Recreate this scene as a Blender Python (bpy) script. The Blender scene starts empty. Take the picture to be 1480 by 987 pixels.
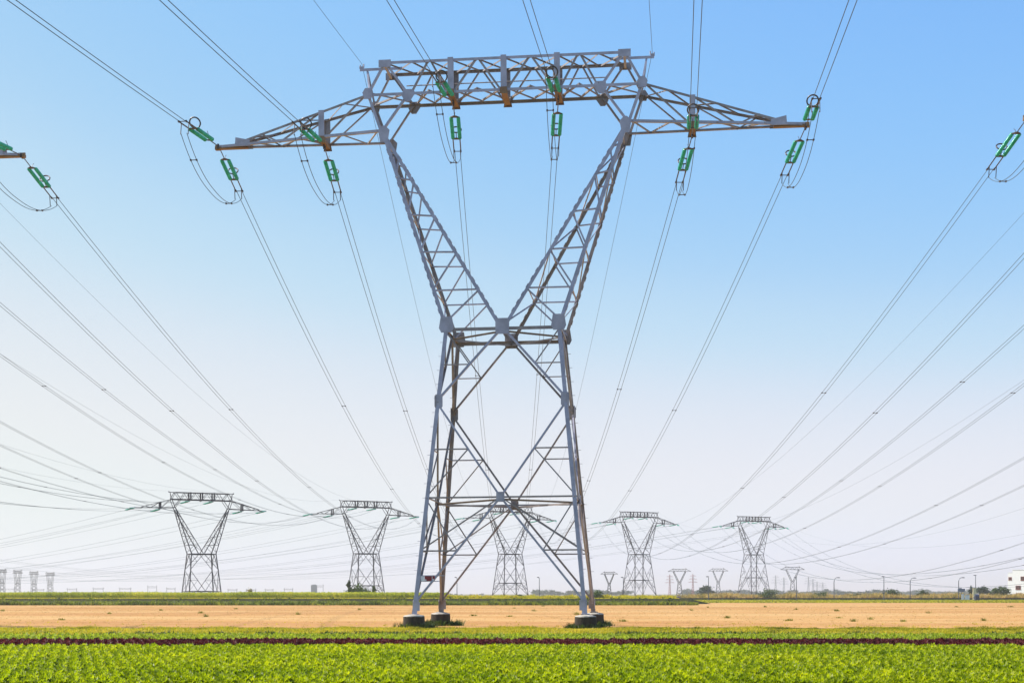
import bpy, math, random
import numpy as np
from mathutils import Vector, Matrix
random.seed(7); RNG = np.random.default_rng(7)
C = bpy.context.scene.collection
SC = bpy.context.scene
R = math.radians

# ------------------------------------------------------------------ camera, sky, sun, exposure
CAM_H = 2.3
F = 2073.1                                   # focal length in photo pixels (1480 wide)
cd = bpy.data.cameras.new('camera'); cam = bpy.data.objects.new('camera', cd); C.objects.link(cam)
cam.location = (0, 0, CAM_H); cam.rotation_euler = (R(90), 0, 0)
cd.sensor_width = 36; cd.lens = 36 * F / 1480; cd.shift_y = (858 - 493.5) / 1480
cd.clip_start = 0.5; cd.clip_end = 30000
SC.camera = cam

SUN_AZ, SUN_EL = R(-75), R(47)               # azimuth measured from +Y (away from the camera) towards +X
world = bpy.data.worlds.new('World'); SC.world = world; world.use_nodes = True
nt = world.node_tree; bg = nt.nodes['Background']
sky = nt.nodes.new('ShaderNodeTexSky'); sky.sky_type = 'NISHITA'; sky.sun_disc = False
sky.sun_elevation = SUN_EL; sky.sun_rotation = SUN_AZ
sky.air_density = 1.0; sky.dust_density = 0.5; sky.ozone_density = 1.0
EXPO = 0.8
def vmul(src, k):
    v = nt.nodes.new('ShaderNodeVectorMath'); v.operation = 'SCALE'; v.inputs[3].default_value = k; nt.links.new(src, v.inputs[0]); return v.outputs[0]
cv = nt.nodes.new('ShaderNodeRGBCurve')          # the tone response of the sky, channel by channel
for ch, pts in enumerate(([(0, 0), (.16, .235), (.225, .37), (.27, .51), (.42, .80), (.58, .83), (1, .93)],
                          [(0, 0), (.26, .525), (.35, .645), (.41, .735), (.57, .845), (1, .93)],
                          [(0, 0), (.28, .74), (.41, .955), (.55, .92), (.75, .88), (1, .88)])):
    c_ = cv.mapping.curves[ch]
    while len(c_.points) < len(pts): c_.points.new(.5, .5)
    for p_, (x_, y_) in zip(c_.points, pts): p_.location = (x_, y_)
cv.mapping.update()
nt.links.new(vmul(sky.outputs[0], .1), cv.inputs['Color']); nt.links.new(vmul(cv.outputs[0], 10 / 2 ** EXPO), bg.inputs[0])
bg.inputs[1].default_value = 0.10
sd = bpy.data.lights.new('sun', 'SUN'); sun = bpy.data.objects.new('sun', sd); C.objects.link(sun)
sd.energy = 4.6; sd.angle = R(0.5); sd.color = (1, .95, .87)
sdir = Vector((math.sin(SUN_AZ) * math.cos(SUN_EL), math.cos(SUN_AZ) * math.cos(SUN_EL), math.sin(SUN_EL)))
sun.rotation_euler = sdir.to_track_quat('Z', 'Y').to_euler(); sun.location = (-60, 60, 120)
SC.view_settings.view_transform = 'Standard'; SC.view_settings.look = 'None'
SC.view_settings.gamma = 1; SC.view_settings.exposure = EXPO
SC.cycles.max_bounces = 8; SC.cycles.volume_bounces = 0

# ------------------------------------------------------------------ helpers
def tag(o, label=None, cat=None, group=None, kind=None):
    if label: o['label'] = label
    if cat: o['category'] = cat
    if group: o['group'] = group
    if kind: o['kind'] = kind
    return o

def empty(name, loc=(0, 0, 0), rz=0.0, ry=0.0):
    o = bpy.data.objects.new(name, None); C.objects.link(o)
    o.empty_display_size = .3
    o.location = loc; o.rotation_euler = (0, ry, rz)
    return o

def link(name, me, parent=None, loc=None):
    o = bpy.data.objects.new(name, me); C.objects.link(o)
    if parent: o.parent = parent
    if loc is not None: o.location = loc
    return o

def copy_tree(o, parent=None):
    c = o.copy(); C.objects.link(c)
    if parent: c.parent = parent
    for ch in list(o.children): copy_tree(ch, c)
    return c

def V(*a): return Vector(a[0]) if len(a) == 1 else Vector(a)

class MB:
    def __init__(s): s.v = []; s.f = []; s.m = []; s.mi = 0; s.smooth = False; s.sm = []
    def add(s, vs, fs):
        n = len(s.v); s.v += [tuple(p) for p in vs]
        for f in fs: s.f.append(tuple(i + n for i in f)); s.m.append(s.mi); s.sm.append(s.smooth)
    def box(s, c, size, ax=None):
        hx, hy, hz = [d / 2 for d in size]; c = V(c)
        X, Y, Z = ax if ax else (V(1, 0, 0), V(0, 1, 0), V(0, 0, 1))
        p = [c + X * (i * hx) + Y * (j * hy) + Z * (k * hz) for k in (-1, 1) for j in (-1, 1) for i in (-1, 1)]
        s.add(p, [(0, 2, 3, 1), (4, 5, 7, 6), (0, 1, 5, 4), (2, 6, 7, 3), (0, 4, 6, 2), (1, 3, 7, 5)])
    def angle(s, p, q, a, b, w, t=.022):
        """an L-shaped steel angle from p to q, corner on the line, flanges along a and b"""
        p, q = V(p), V(q); d = (q - p).normalized()
        a = V(a); a = a - d * a.dot(d); a.normalize()
        b = V(b); b = b - d * b.dot(d); b = b - a * b.dot(a); b.normalize()
        prof = [(0, 0), (w, 0), (w, t), (t, t), (t, w), (0, w)]
        vs = [e + a * x + b * y for e in (p, q) for x, y in prof]
        fs = [(i, (i + 1) % 6, 6 + (i + 1) % 6, 6 + i) for i in range(6)]
        fs += [(0, 3, 2, 1), (0, 5, 4, 3), (6, 7, 8, 9), (6, 9, 10, 11)]
        if a.cross(b).dot(d) > 0: fs = [tuple(reversed(f)) for f in fs]
        s.add(vs, fs)
    def brace(s, p, q, n, w, off=.03, t=.018, flip=False):
        """angle lying in the face with outward normal n, set off inwards"""
        p, q, n = V(p), V(q), V(n); d = (q - p).normalized()
        n = n - d * n.dot(d); n.normalize(); a = d.cross(n)
        if a.z < 0: a = -a
        if flip: a = -a
        o = -n * (off + random.uniform(0, .018)) - a * (w / 2)
        s.angle(p + o, q + o, a, -n, w, t)
    def plate(s, c, n, up, pts, t=.03):
        """flat plate: outline pts (u,v) in the plane with normal n"""
        c, n, up = V(c), V(n).normalized(), V(up); up = (up - n * up.dot(n)).normalized(); r = up.cross(n)
        k = len(pts)
        vs = [c + n * (h * t / 2) + r * x + up * y for h in (1, -1) for x, y in pts]
        s.add(vs, [tuple(range(k)), tuple(range(2 * k - 1, k - 1, -1))] + [(i, k + i, k + (i + 1) % k, (i + 1) % k) for i in range(k)])
    def tube(s, pts, r, n=6, closed=False, cap=True):
        pts = [V(p) for p in pts]; m = len(pts); vs = []; rr = r if isinstance(r, (list, tuple)) else [r] * m
        for i, p in enumerate(pts):
            if closed: d = pts[(i + 1) % m] - pts[i - 1]
            else: d = pts[min(i + 1, m - 1)] - pts[max(i - 1, 0)]
            d.normalize(); u = d.cross(V(0, 0, 1)) if abs(d.z) < .95 else d.cross(V(1, 0, 0)); u.normalize(); w = u.cross(d)
            vs += [p + (u * math.cos(a) + w * math.sin(a)) * rr[i] for a in [2 * math.pi * k / n for k in range(n)]]
        fs = []
        for i in range(m if closed else m - 1):
            j = (i + 1) % m
            fs += [(i * n + k, i * n + (k + 1) % n, j * n + (k + 1) % n, j * n + k) for k in range(n)]
        if not closed and cap: fs += [tuple(range(n - 1, -1, -1)), tuple((m - 1) * n + k for k in range(n))]
        s.add(vs, fs)
    def lathe(s, p, d, prof, n=10):
        """profile of (along, radius) spun about the axis from p along d"""
        p, d = V(p), V(d).normalized(); u = d.cross(V(0, 0, 1)) if abs(d.z) < .95 else d.cross(V(1, 0, 0)); u.normalize(); w = u.cross(d)
        vs = []
        for h, r in prof: vs += [p + d * h + (u * math.cos(a) + w * math.sin(a)) * r for a in [2 * math.pi * k / n for k in range(n)]]
        fs = []
        for i in range(len(prof) - 1): fs += [(i * n + k, i * n + (k + 1) % n, (i + 1) * n + (k + 1) % n, (i + 1) * n + k) for k in range(n)]
        fs += [tuple(range(n - 1, -1, -1)), tuple((len(prof) - 1) * n + k for k in range(n))]
        s.add(vs, fs)
    def mesh(s, name, mats):
        me = bpy.data.meshes.new(name); me.from_pydata(s.v, [], s.f)
        for m in (mats if isinstance(mats, (list, tuple)) else [mats]): me.materials.append(m)
        me.polygons.foreach_set('material_index', s.m); me.polygons.foreach_set('use_smooth', s.sm); me.update()
        return me
    def build(s, name, mats, parent=None, loc=None): return link(name, s.mesh(name, mats), parent, loc)

def big_mesh(name, verts, mat, per, rnd=None):
    """verts (N*per,3): N faces of `per` corners each; rnd (N,) goes to the point attribute 'rnd'"""
    verts = np.asarray(verts, np.float32).reshape(-1, 3); nv = len(verts); nf = nv // per
    me = bpy.data.meshes.new(name); me.vertices.add(nv); me.loops.add(nv); me.polygons.add(nf)
    me.vertices.foreach_set('co', verts.ravel()); me.loops.foreach_set('vertex_index', np.arange(nv, dtype=np.int32))
    me.polygons.foreach_set('loop_start', np.arange(0, nv, per, dtype=np.int32))
    me.polygons.foreach_set('loop_total', np.full(nf, per, np.int32))
    if rnd is not None:
        a = me.attributes.new('rnd', 'FLOAT', 'POINT'); a.data.foreach_set('value', np.repeat(rnd, per).astype(np.float32))
    me.materials.append(mat); me.update(calc_edges=True); me.validate()
    return me

# ------------------------------------------------------------------ materials
def mat(name):
    m = bpy.data.materials.new(name); m.use_nodes = True
    return m, m.node_tree, m.node_tree.nodes['Principled BSDF']
def ramp(t, stops, src):
    r = t.nodes.new('ShaderNodeValToRGB'); e = r.color_ramp.elements
    while len(e) < len(stops): e.new(.5)
    for k, (p, c) in enumerate(stops): e[k].position = p; e[k].color = (*c, 1)
    t.links.new(src, r.inputs[0]); return r.outputs[0]
def noise(t, scale, detail=4, rough=.6, vec=None, stretch=None):
    n = t.nodes.new('ShaderNodeTexNoise'); n.inputs['Scale'].default_value = scale; n.inputs['Detail'].default_value = detail; n.inputs['Roughness'].default_value = rough
    if vec is None:
        tc = t.nodes.new('ShaderNodeTexCoord'); vec = tc.outputs['Object']
    if stretch:
        mp = t.nodes.new('ShaderNodeMapping'); mp.inputs['Scale'].default_value = stretch; t.links.new(vec, mp.inputs[0]); vec = mp.outputs[0]
    t.links.new(vec, n.inputs['Vector']); return n.outputs[0]
def mix(t, f, a, b, mode='MIX'):
    m = t.nodes.new('ShaderNodeMix'); m.data_type = 'RGBA'; m.blend_type = mode
    for s, x in ((0, f), (6, a), (7, b)):
        if hasattr(x, 'is_linked'): t.links.new(x, m.inputs[s])
        else: m.inputs[s].default_value = x if s == 0 else (*x, 1)
    return m.outputs[2]
def bump(t, src, p, strength=.3, dist=.02):
    b = t.nodes.new('ShaderNodeBump'); b.inputs['Strength'].default_value = strength; b.inputs['Distance'].default_value = dist
    t.links.new(src, b.inputs['Height']); t.links.new(b.outputs[0], p.inputs['Normal'])

def steel(name, c1, c2, rust=.25, metal=.35, rough=.5):
    m, t, p = mat(name)
    a = ramp(t, [(.35, c1), (.65, c2)], noise(t, 1.3, 6, .65))
    r = ramp(t, [(.60, (0, 0, 0)), (.78, (1, 1, 1))], noise(t, .9, 8, .7))
    f = t.nodes.new('ShaderNodeMath'); f.operation = 'MULTIPLY'; t.links.new(r, f.inputs[0]); f.inputs[1].default_value = rust
    t.links.new(mix(t, f.outputs[0], a, (.17, .085, .045)), p.inputs['Base Color'])
    p.inputs['Metallic'].default_value = metal; p.inputs['Roughness'].default_value = rough
    bump(t, noise(t, 14, 3), p, .12, .01)
    return m
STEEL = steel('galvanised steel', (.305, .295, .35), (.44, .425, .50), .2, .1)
STEEL_BOUNCE = steel('galvanised steel with painted bounce', (.20, .165, .16), (.33, .29, .28), .45, .1)  # brown, darker base paints in warm ground bounce and shade; rust patches mixed over
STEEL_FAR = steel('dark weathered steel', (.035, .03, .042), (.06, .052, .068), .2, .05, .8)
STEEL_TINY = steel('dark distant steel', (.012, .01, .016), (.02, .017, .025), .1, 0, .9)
RUST = steel('rusty steel', (.20, .10, .04), (.30, .17, .07), .7, .2, .6)
m, t, p = mat('conductor wire'); p.inputs['Base Color'].default_value = (.06, .085, .10, 1); p.inputs['Roughness'].default_value = .6; p.inputs['Metallic'].default_value = .2; WIRE = m
m, t, p = mat('dark fittings'); p.inputs['Base Color'].default_value = (.06, .05, .055, 1); p.inputs['Roughness'].default_value = .5; p.inputs['Metallic'].default_value = .4; FIT = m
m, t, p = mat('green insulator glass')
gc = ramp(t, [(.3, (.04, .47, .33)), (.7, (.13, .70, .53))], noise(t, 3)); t.links.new(gc, p.inputs['Base Color']); p.inputs['Roughness'].default_value = .15
tr = t.nodes.new('ShaderNodeBsdfTranslucent'); t.links.new(gc, tr.inputs[0]); ms = t.nodes.new('ShaderNodeMixShader'); ms.inputs[0].default_value = .5
t.links.new(p.outputs[0], ms.inputs[1]); t.links.new(tr.outputs[0], ms.inputs[2]); t.links.new(ms.outputs[0], t.nodes['Material Output'].inputs['Surface']); GLASS = m
m, t, p = mat('far green glass'); p.inputs['Base Color'].default_value = (.03, .33, .22, 1); p.inputs['Roughness'].default_value = .25; GLASS_FAR = m
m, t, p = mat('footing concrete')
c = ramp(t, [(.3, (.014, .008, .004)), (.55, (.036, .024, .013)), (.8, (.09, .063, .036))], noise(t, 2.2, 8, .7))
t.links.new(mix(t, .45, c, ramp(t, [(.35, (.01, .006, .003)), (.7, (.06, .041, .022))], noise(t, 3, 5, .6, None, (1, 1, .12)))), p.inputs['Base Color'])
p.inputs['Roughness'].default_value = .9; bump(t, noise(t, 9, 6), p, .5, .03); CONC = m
CAP = None

def leaf(name, stops, trans=.45, tcol=1.5, scale=None, patch=.25, rough=.55, spec=.3):
    """leaf material: colour from the per-plant 'rnd' attribute and a patch noise; light passes through"""
    m, t, p = mat(name)
    at = t.nodes.new('ShaderNodeAttribute'); at.attribute_name = 'rnd'
    geo = t.nodes.new('ShaderNodeNewGeometry')
    n = noise(t, patch, 3, .6, geo.outputs['Position'])
    ad = t.nodes.new('ShaderNodeMath'); ad.operation = 'MULTIPLY_ADD'; t.links.new(at.outputs['Fac'], ad.inputs[0]); ad.inputs[1].default_value = .55
    sb = t.nodes.new('ShaderNodeMath'); sb.operation = 'MULTIPLY_ADD'; t.links.new(n, sb.inputs[0]); sb.inputs[1].default_value = 1.1; sb.inputs[2].default_value = -.32
    t.links.new(sb.outputs[0], ad.inputs[2])
    c = ramp(t, stops, ad.outputs[0]); t.links.new(c, p.inputs['Base Color'])
    p.inputs['Roughness'].default_value = rough; p.inputs['Specular IOR Level'].default_value = spec
    tr = t.nodes.new('ShaderNodeBsdfTranslucent'); t.links.new(mix(t, 1.0, c, (tcol, tcol * 1.05, tcol * .7), 'MULTIPLY'), tr.inputs[0])
    ms = t.nodes.new('ShaderNodeMixShader'); ms.inputs[0].default_value = trans
    t.links.new(p.outputs[0], ms.inputs[1]); t.links.new(tr.outputs[0], ms.inputs[2])
    t.links.new(ms.outputs[0], t.nodes['Material Output'].inputs['Surface'])
    return m
LETTUCE = leaf('green lettuce leaf', [(.1, (.085, .14, .002)), (.5, (.25, .30, .003)), (.9, (.43, .43, .008))], .5, 1.55, patch=.12, rough=.45, spec=.25)
LETTUCE2 = leaf('pale lettuce leaf', [(.1, (.17, .22, .012)), (.5, (.24, .29, .016)), (.9, (.31, .34, .03))], .5, 1.5, patch=.12)
REDLET = leaf('red lettuce leaf', [(.1, (.03, .004, .007)), (.5, (.085, .009, .014)), (.9, (.17, .035, .035))], .35, 1.2, spec=.2)
GRASS = leaf('verge grass', [(.05, (.12, .12, .005)), (.3, (.29, .26, .008)), (.6, (.44, .36, .014)), (.95, (.52, .36, .07))], .5, 1.5, patch=.16)
BANKG = leaf('bank weeds', [(.1, (.02, .034, .004)), (.45, (.085, .11, .008)), (.75, (.20, .21, .016)), (.95, (.26, .22, .05))], .45, 1.5, patch=.09)
CORN = leaf('maize leaf', [(.1, (.12, .15, .008)), (.5, (.33, .34, .018)), (.9, (.55, .47, .06))], .6, 1.6, patch=.05)
DRY = leaf('dry scrub', [(.0, (.05, .07, .01)), (.1, (.16, .15, .02)), (.4, (.36, .26, .07)), (.7, (.48, .31, .11)), (.95, (.54, .35, .16))], .4, 1.3, patch=.05)
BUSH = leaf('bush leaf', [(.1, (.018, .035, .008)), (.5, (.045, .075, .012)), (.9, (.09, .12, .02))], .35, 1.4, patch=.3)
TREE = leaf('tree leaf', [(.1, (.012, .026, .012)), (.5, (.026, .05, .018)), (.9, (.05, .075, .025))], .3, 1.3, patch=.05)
WEED = leaf('weed leaf', [(.1, (.10, .11, .012)), (.5, (.19, .18, .025)), (.9, (.32, .24, .07))], .4, 1.4, patch=.3)

def soil(name, cols, sc, stretch=None, b=.3):
    m, t, p = mat(name); n1 = noise(t, sc[0], 6, .65, None, stretch); n2 = noise(t, sc[1], 8, .7, None, stretch)
    c1 = ramp(t, [(.3, cols[0]), (.5, cols[1]), (.7, cols[2])], n1); c2 = ramp(t, [(.3, cols[0]), (.5, cols[1]), (.7, cols[2])], n2)
    t.links.new(mix(t, .5, c1, c2), p.inputs['Base Color']); p.inputs['Roughness'].default_value = .95; p.inputs['Specular IOR Level'].default_value = .1
    bump(t, n2, p, b, .06); return m
GROUND = soil('far farmland', [(.10, .10, .035), (.16, .14, .05), (.22, .18, .08)], (.01, .06))
SOIL = soil('dark bed soil', [(.05, .035, .02), (.08, .055, .03), (.12, .085, .045)], (.6, 4))
m, t, p = mat('dry field earth')
n1 = noise(t, .05, 5, .6, None, (.25, 1, 1)); n2 = noise(t, .55, 7, .7, None, (.12, 1, 1)); n3 = noise(t, 2.5, 5, .7)
a_ = ramp(t, [(.36, (.30, .14, .045)), (.5, (.43, .232, .078)), (.64, (.56, .36, .17))], n2)
b_ = ramp(t, [(.4, (.34, .155, .05)), (.5, (.45, .236, .078)), (.6, (.52, .33, .14))], n1)
c_ = mix(t, .5, a_, b_); d_ = ramp(t, [(.62, (0, 0, 0)), (.72, (1, 1, 1))], noise(t, .3, 6, .7, None, (.3, 1, 1)))
e_ = t.nodes.new('ShaderNodeMath'); e_.operation = 'MULTIPLY'; t.links.new(d_, e_.inputs[0]); e_.inputs[1].default_value = .45
t.links.new(mix(t, e_.outputs[0], c_, (.33, .26, .05)), p.inputs['Base Color']); p.inputs['Roughness'].default_value = .95; p.inputs['Specular IOR Level'].default_value = .1
bump(t, n3, p, .15, .03); OCHRE = m
GRASSG = soil('grassy earth', [(.06, .07, .012), (.12, .13, .02), (.2, .17, .05)], (.2, 2))
BANKE = soil('bank earth', [(.015, .014, .005), (.03, .03, .008), (.05, .05, .012)], (.2, 1.2))
m, t, p = mat('asphalt'); p.inputs['Base Color'].default_value = (.05, .05, .052, 1); p.inputs['Roughness'].default_value = .9; ASPH = m
def plain(name, c, r=.6, metal=0):
    m, t, p = mat(name); n = noise(t, 3, 5)
    t.links.new(ramp(t, [(.3, tuple(x * .88 for x in c)), (.7, tuple(min(1, x * 1.08) for x in c))], n), p.inputs['Base Color'])
    p.inputs['Roughness'].default_value = r; p.inputs['Metallic'].default_value = metal; return m
WHITE = plain('white render', (.8, .79, .77), .8); WINDOW = plain('dark window', (.09, .05, .045), .25); CREAM = plain('cream panel', (.72, .6, .36))
NAVY = plain('dark blue plastic', (.02, .024, .06), .4); REDP = plain('red enamel', (.23, .012, .02), .45); WHITEP = plain('white enamel', (.78, .78, .8), .45)
GALV = plain('grey lamp steel', (.10, .10, .11), .6, .1); BLUEG = plain('blue grey panel', (.15, .17, .26), .5); CARD = plain('dark car paint', (.03, .03, .035), .3); TYRE = plain('tyre rubber', (.015, .015, .015), .9)
RAIL = plain('dull guardrail steel', (.03, .026, .025), .7, .2); BARK = plain('bark', (.07, .05, .035), .9); GREYB = plain('grey cladding', (.2, .2, .23), .7)
PINKP = plain('faded red tower paint', (.35, .09, .08), .7)

# ------------------------------------------------------------------ ground
def sheet(name, pts, z, m, kind='structure', sub=1):
    b = MB(); b.add([(x, y, z) for x, y in pts], [tuple(range(len(pts)))]); o = b.build(name, m); return tag(o, kind=kind)
sheet('ground', [(-9000, -500), (9000, -500), (9000, 16000), (-9000, 16000)], 0, GROUND)
YL = 74.5                                     # far edge of the red lettuce
sheet('lettuce_bed', [(-70, 8), (70, 8), (70, 76.2), (-70, 76.2)], .004, SOIL)
sheet('grass_verge', [(-90, 76.2), (90, 76.2), (90, 93.0), (-90, 93.0)], .008, GRASSG)
sheet('dry_field', [(-140, 93.0), (140, 93.0), (190, 372), (48, 372), (34, 292), (-190, 292)], .012, OCHRE)
b = MB()
b.add([(-220, 322, 0), (40, 322, 0), (40, 325.5, 1.25), (-220, 325.5, 1.25), (40, 400, 1.3), (-220, 400, 1.3), (46, 330, 0), (46, 410, 0), (-220, 415, 0)],
      [(0, 1, 2, 3), (3, 2, 4, 5), (1, 6, 2), (2, 6, 7, 4), (5, 4, 7, 8)])
tag(b.build('terrace_bank', BANKE), kind='structure')
sheet('roadside_grass', [(42, 372), (195, 372), (270, 522), (40, 522)], .008, GRASSG)
sheet('road', [(-60, 524), (330, 524), (330, 533), (-60, 533)], .016, ASPH)

# ------------------------------------------------------------------ pylons
def pylon_nodes(o=0.0, ext=None):
    """half widths, half depths and heights of the levels; o shifts everything above the legs"""
    N = dict(waist=(3.884, 2.82, 19.96 + o), knee=(8.358, 1.393, 33.64 + o), outer=(9.287, 1.286, 36.28 + o), inner=(6.541, 1.222, 36.2 + o),
             top=(8.111, 1.20, 38.45 + o), tip=(20.05, 0, 33.49 + o), horn=(9.92, 0, 38.7 + o))
    fz = 1.03; k = (N['waist'][2] - fz) / 18.93
    N['foot'] = (3.884 + (5.65 - 3.884) * k, 2.82 + (5.65 - 2.82) * k, fz)
    return N
def P3(n, sx, sy): return V(n[0] * sx, n[1] * sy, n[2])
def lerp(a, b, t): return a + (b - a) * t

def make_pylon(o=0.0, full=True, S=None, SB=None, k=1.0, sub=True, name='pylon'):
    """k scales member widths. Returns the root Empty with its parts and sub-parts."""
    S = S or STEEL; SB = SB or STEEL_BOUNCE
    N = pylon_nodes(o); root = empty(name)
    X, Y, Z = V(1, 0, 0), V(0, 1, 0), V(0, 0, 1)
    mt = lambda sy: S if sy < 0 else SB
    def nz(b, nm, m, parent):
        return b.build(nm, m, parent) if b.v else None
    F_, W, K, O, I, T = [N[q] for q in ('foot', 'waist', 'knee', 'outer', 'inner', 'top')]
    # --- legs
    for sx in (-1, 1):
        for sy in (-1, 1):
            b = MB(); p, q = P3(F_, sx, sy), P3(W, sx, sy)
            b.angle(p - Z * .05, q + (q - p).normalized() * .3, -X * sx, -Y * sy, .285 * k, .035)
            if sub:
                b.angle(p + V(sx, sy, 0) * .012, lerp(p, q, .06) + V(sx, sy, 0) * .012, -X * sx, -Y * sy, .33, .03)
                L = (q - p).length; n = int(L / .93)
                for i in range(3, n):
                    c = lerp(p, q, i / n); b.box(c + X * sx * .10 + Y * sy * -.1, (.2, .024, .024))
                b.plate(p + V(-sx * .12, -sy * .12, -.03), Z, Y, [(-.28, -.28), (.28, -.28), (.28, .28), (-.28, .28)], .04)
            b.build('leg', mt(sy), root)
    # --- faces of the body: front/back have centre nodes on X, sides on Y
    fr = lambda z: (z - F_[2]) / (W[2] - F_[2])
    zM = W[2] - 4.95; zC = W[2] - 11.35
    zU = (W[2] + zM) / 2; zD = (zM + zC) / 2; zL = (zC + F_[2]) / 2
    def corner(z, sx, sy): return lerp(P3(F_, sx, sy), P3(W, sx, sy), fr(z))
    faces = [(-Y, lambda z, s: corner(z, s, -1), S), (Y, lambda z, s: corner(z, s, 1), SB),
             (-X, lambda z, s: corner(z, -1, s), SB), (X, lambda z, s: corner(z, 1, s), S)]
    for n, cr, m in faces:
        A = MB(); diag = []; thin = []
        mid = lambda z: (cr(z, -1) + cr(z, 1)) / 2
        wc, cc = mid(W[2]), mid(zC)
        e_ = .03
        for s in (-1, 1):
            M = cr(zM, s); ft = cr(F_[2] + .6, s)
            for p, q, w in ((wc, M, .165), (M, cc, .145), (cc, ft, .15)):
                d = MB(); d.brace(p, q, n, w * k, .04); diag.append(d)
            u = (wc + M) / 2; dn = (M + cc) / 2; lo = (cc + ft) / 2
            for p, q, w in ((cr(u.z, s), u, .10), (cr(W[2], s), u, .11), (cr(dn.z, s), dn, .12), (dn, cr(zC, s), .11),
                            (cr(lo.z, s), lo, .13), (cr(zC, s), lo, .11), (cc, cr(lo.z, s), .12)):
                d = MB(); d.brace(p, q, n, w * k * .8, .07); thin.append(d)
        A.brace(cr(zC, -1), cr(zC, 1), n, .12 * k, .1)
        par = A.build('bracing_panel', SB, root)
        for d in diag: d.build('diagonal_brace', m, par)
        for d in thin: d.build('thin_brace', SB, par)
        if sub:
            hexa = lambda a, h: [(-a, -h * .75), (-a * .7, -h), (a * .7, -h), (a, -h * .75), (a, h * .75), (a * .7, h), (-a * .7, h), (-a, h * .75)]
            side = n.cross(Z)
            for c, a, h in ((cc, .27, .33),):
                g = MB(); g.plate(c + n * .02, n, Z, hexa(a, h)); g.build('gusset_plate', m, par)
            for s in (-1, 1):
                M = cr(zM, s); inn = (mid(zM) - M).normalized()
                g = MB(); g.plate(M + n * .02 + inn * .17, n, Z, hexa(.27, .46)); g.build('gusset_plate', m, par)
                ft = cr(F_[2] + .55, s)
                g = MB(); g.plate(ft + n * .02 + inn * .24, n, Z, [(-.2, -.35), (.2, -.35), (.2, .2), (.0, .36), (-.2, .3)]); g.build('gusset_plate', m, par)
    # plan bracing at the C level
    b = MB(); mids = [((corner(zC, -1, -1) + corner(zC, 1, -1)) / 2), ((corner(zC, 1, -1) + corner(zC, 1, 1)) / 2), ((corner(zC, 1, 1) + corner(zC, -1, 1)) / 2), ((corner(zC, -1, 1) + corner(zC, -1, -1)) / 2)]
    for i in range(4): b.brace(mids[i] + Z * -.05, mids[(i + 1) % 4] + Z * -.05, Z, .13 * k, .05)
    b.build('plan_bracing', SB, root)
    # --- waist frame
    b = MB()
    mids = [V(0, -W[1], W[2]), V(W[0], 0, W[2]), V(0, W[1], W[2]), V(-W[0], 0, W[2])]
    for i in range(4): b.brace(mids[i] - Z * .1, mids[(i + 1) % 4] - Z * .1, Z, .12 * k, .12)
    wf = b.build('waist_frame', SB, root)
    for sy in (-1, 1):
        d = MB(); d.angle(P3(W, -1, sy) + V(-.02, sy * .02, .0), P3(W, 1, sy) + V(.02, sy * .02, .0), -Z, -Y * sy, .24 * k, .025); d.build('beam', SB, wf)
        if sub:
            g = MB(); g.plate(V(0, (W[1] + .045) * sy, W[2] + .02), Y * sy, Z, [(-.42, -.5), (.42, -.5), (.46, -.3), (.46, .55), (-.46, .55), (-.46, -.3)]); g.build('gusset_plate', mt(sy), wf)
            for sx in (-1, 1):
                g = MB(); g.plate(P3(W, sx, sy) + V(-sx * .15, sy * .05, .2), Y * sy, Z, [(-.35, -.5), (.35, -.5), (.5, -.2), (.38, .55), (-.38, .55), (-.5, -.2)]); g.build('gusset_plate', mt(sy), wf)
    for sx in (-1, 1):
        d = MB(); d.angle(P3(W, sx, -1) + V(sx * .015, 0, -.01), P3(W, sx, 1) + V(sx * .015, 0, -.01), -Z, -X * sx, .2 * k, .025); d.build('beam', SB, wf)
    # --- fork arms (the V)
    for sx in (-1, 1):
        lat = MB(); chords = []
        fo = {}; 
        for sy in (-1, 1):
            out0, out1 = P3(W, sx, sy), P3(K, sx, sy)
            in0, in1 = V(sx * .06, W[1] * sy, W[2] + .1), P3(K, sx, sy) + V(-sx * .42, 0, -.35)
            fo[sy] = (out0, out1, in0, in1)
            d = MB(); d.angle(out0 - (out1 - out0).normalized() * .1, out1, -X * sx, -Y * sy, .26 * k, .03); chords.append((d, mt(sy)))
            d = MB(); d.angle(in0, in1, X * sx, -Y * sy, .24 * k, .03); chords.append((d, mt(sy)))
            ts = [0, .19, .385, .575, .765, .9]
            off = 0 if sy < 0 else 0
            for i, tt in enumerate(ts[1:], 1):
                lat.brace(lerp(out0, out1, tt), lerp(in0, in1, tt), Y * sy, .11 * k, .05)
            for i in range(len(ts) - 1):
                lat.brace(lerp(in0, in1, ts[i + 1]), lerp(out0, out1, ts[i] if i else .02), Y * sy, .12 * k, .075)
        for j in (0, 2):                      # outer and inner side faces: zigzag between front and back chords
            a0, a1 = fo[-1][j], fo[-1][j + 1]; b0, b1 = fo[1][j], fo[1][j + 1]
            ts = [0.02, .19, .385, .575, .765, .95]
            for i in range(5):
                p, q = (lerp(a0, a1, ts[i]), lerp(b0, b1, ts[i + 1])) if (i % 2 == 0) else (lerp(b0, b1, ts[i]), lerp(a0, a1, ts[i + 1]))
                lat.brace(p, q, X * sx * (1 if j == 0 else -1), .09 * k, .05)
                lat.brace(lerp(a0, a1, ts[i + 1]), lerp(b0, b1, ts[i + 1]), X * sx * (1 if j == 0 else -1), .08 * k, .08)
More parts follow.
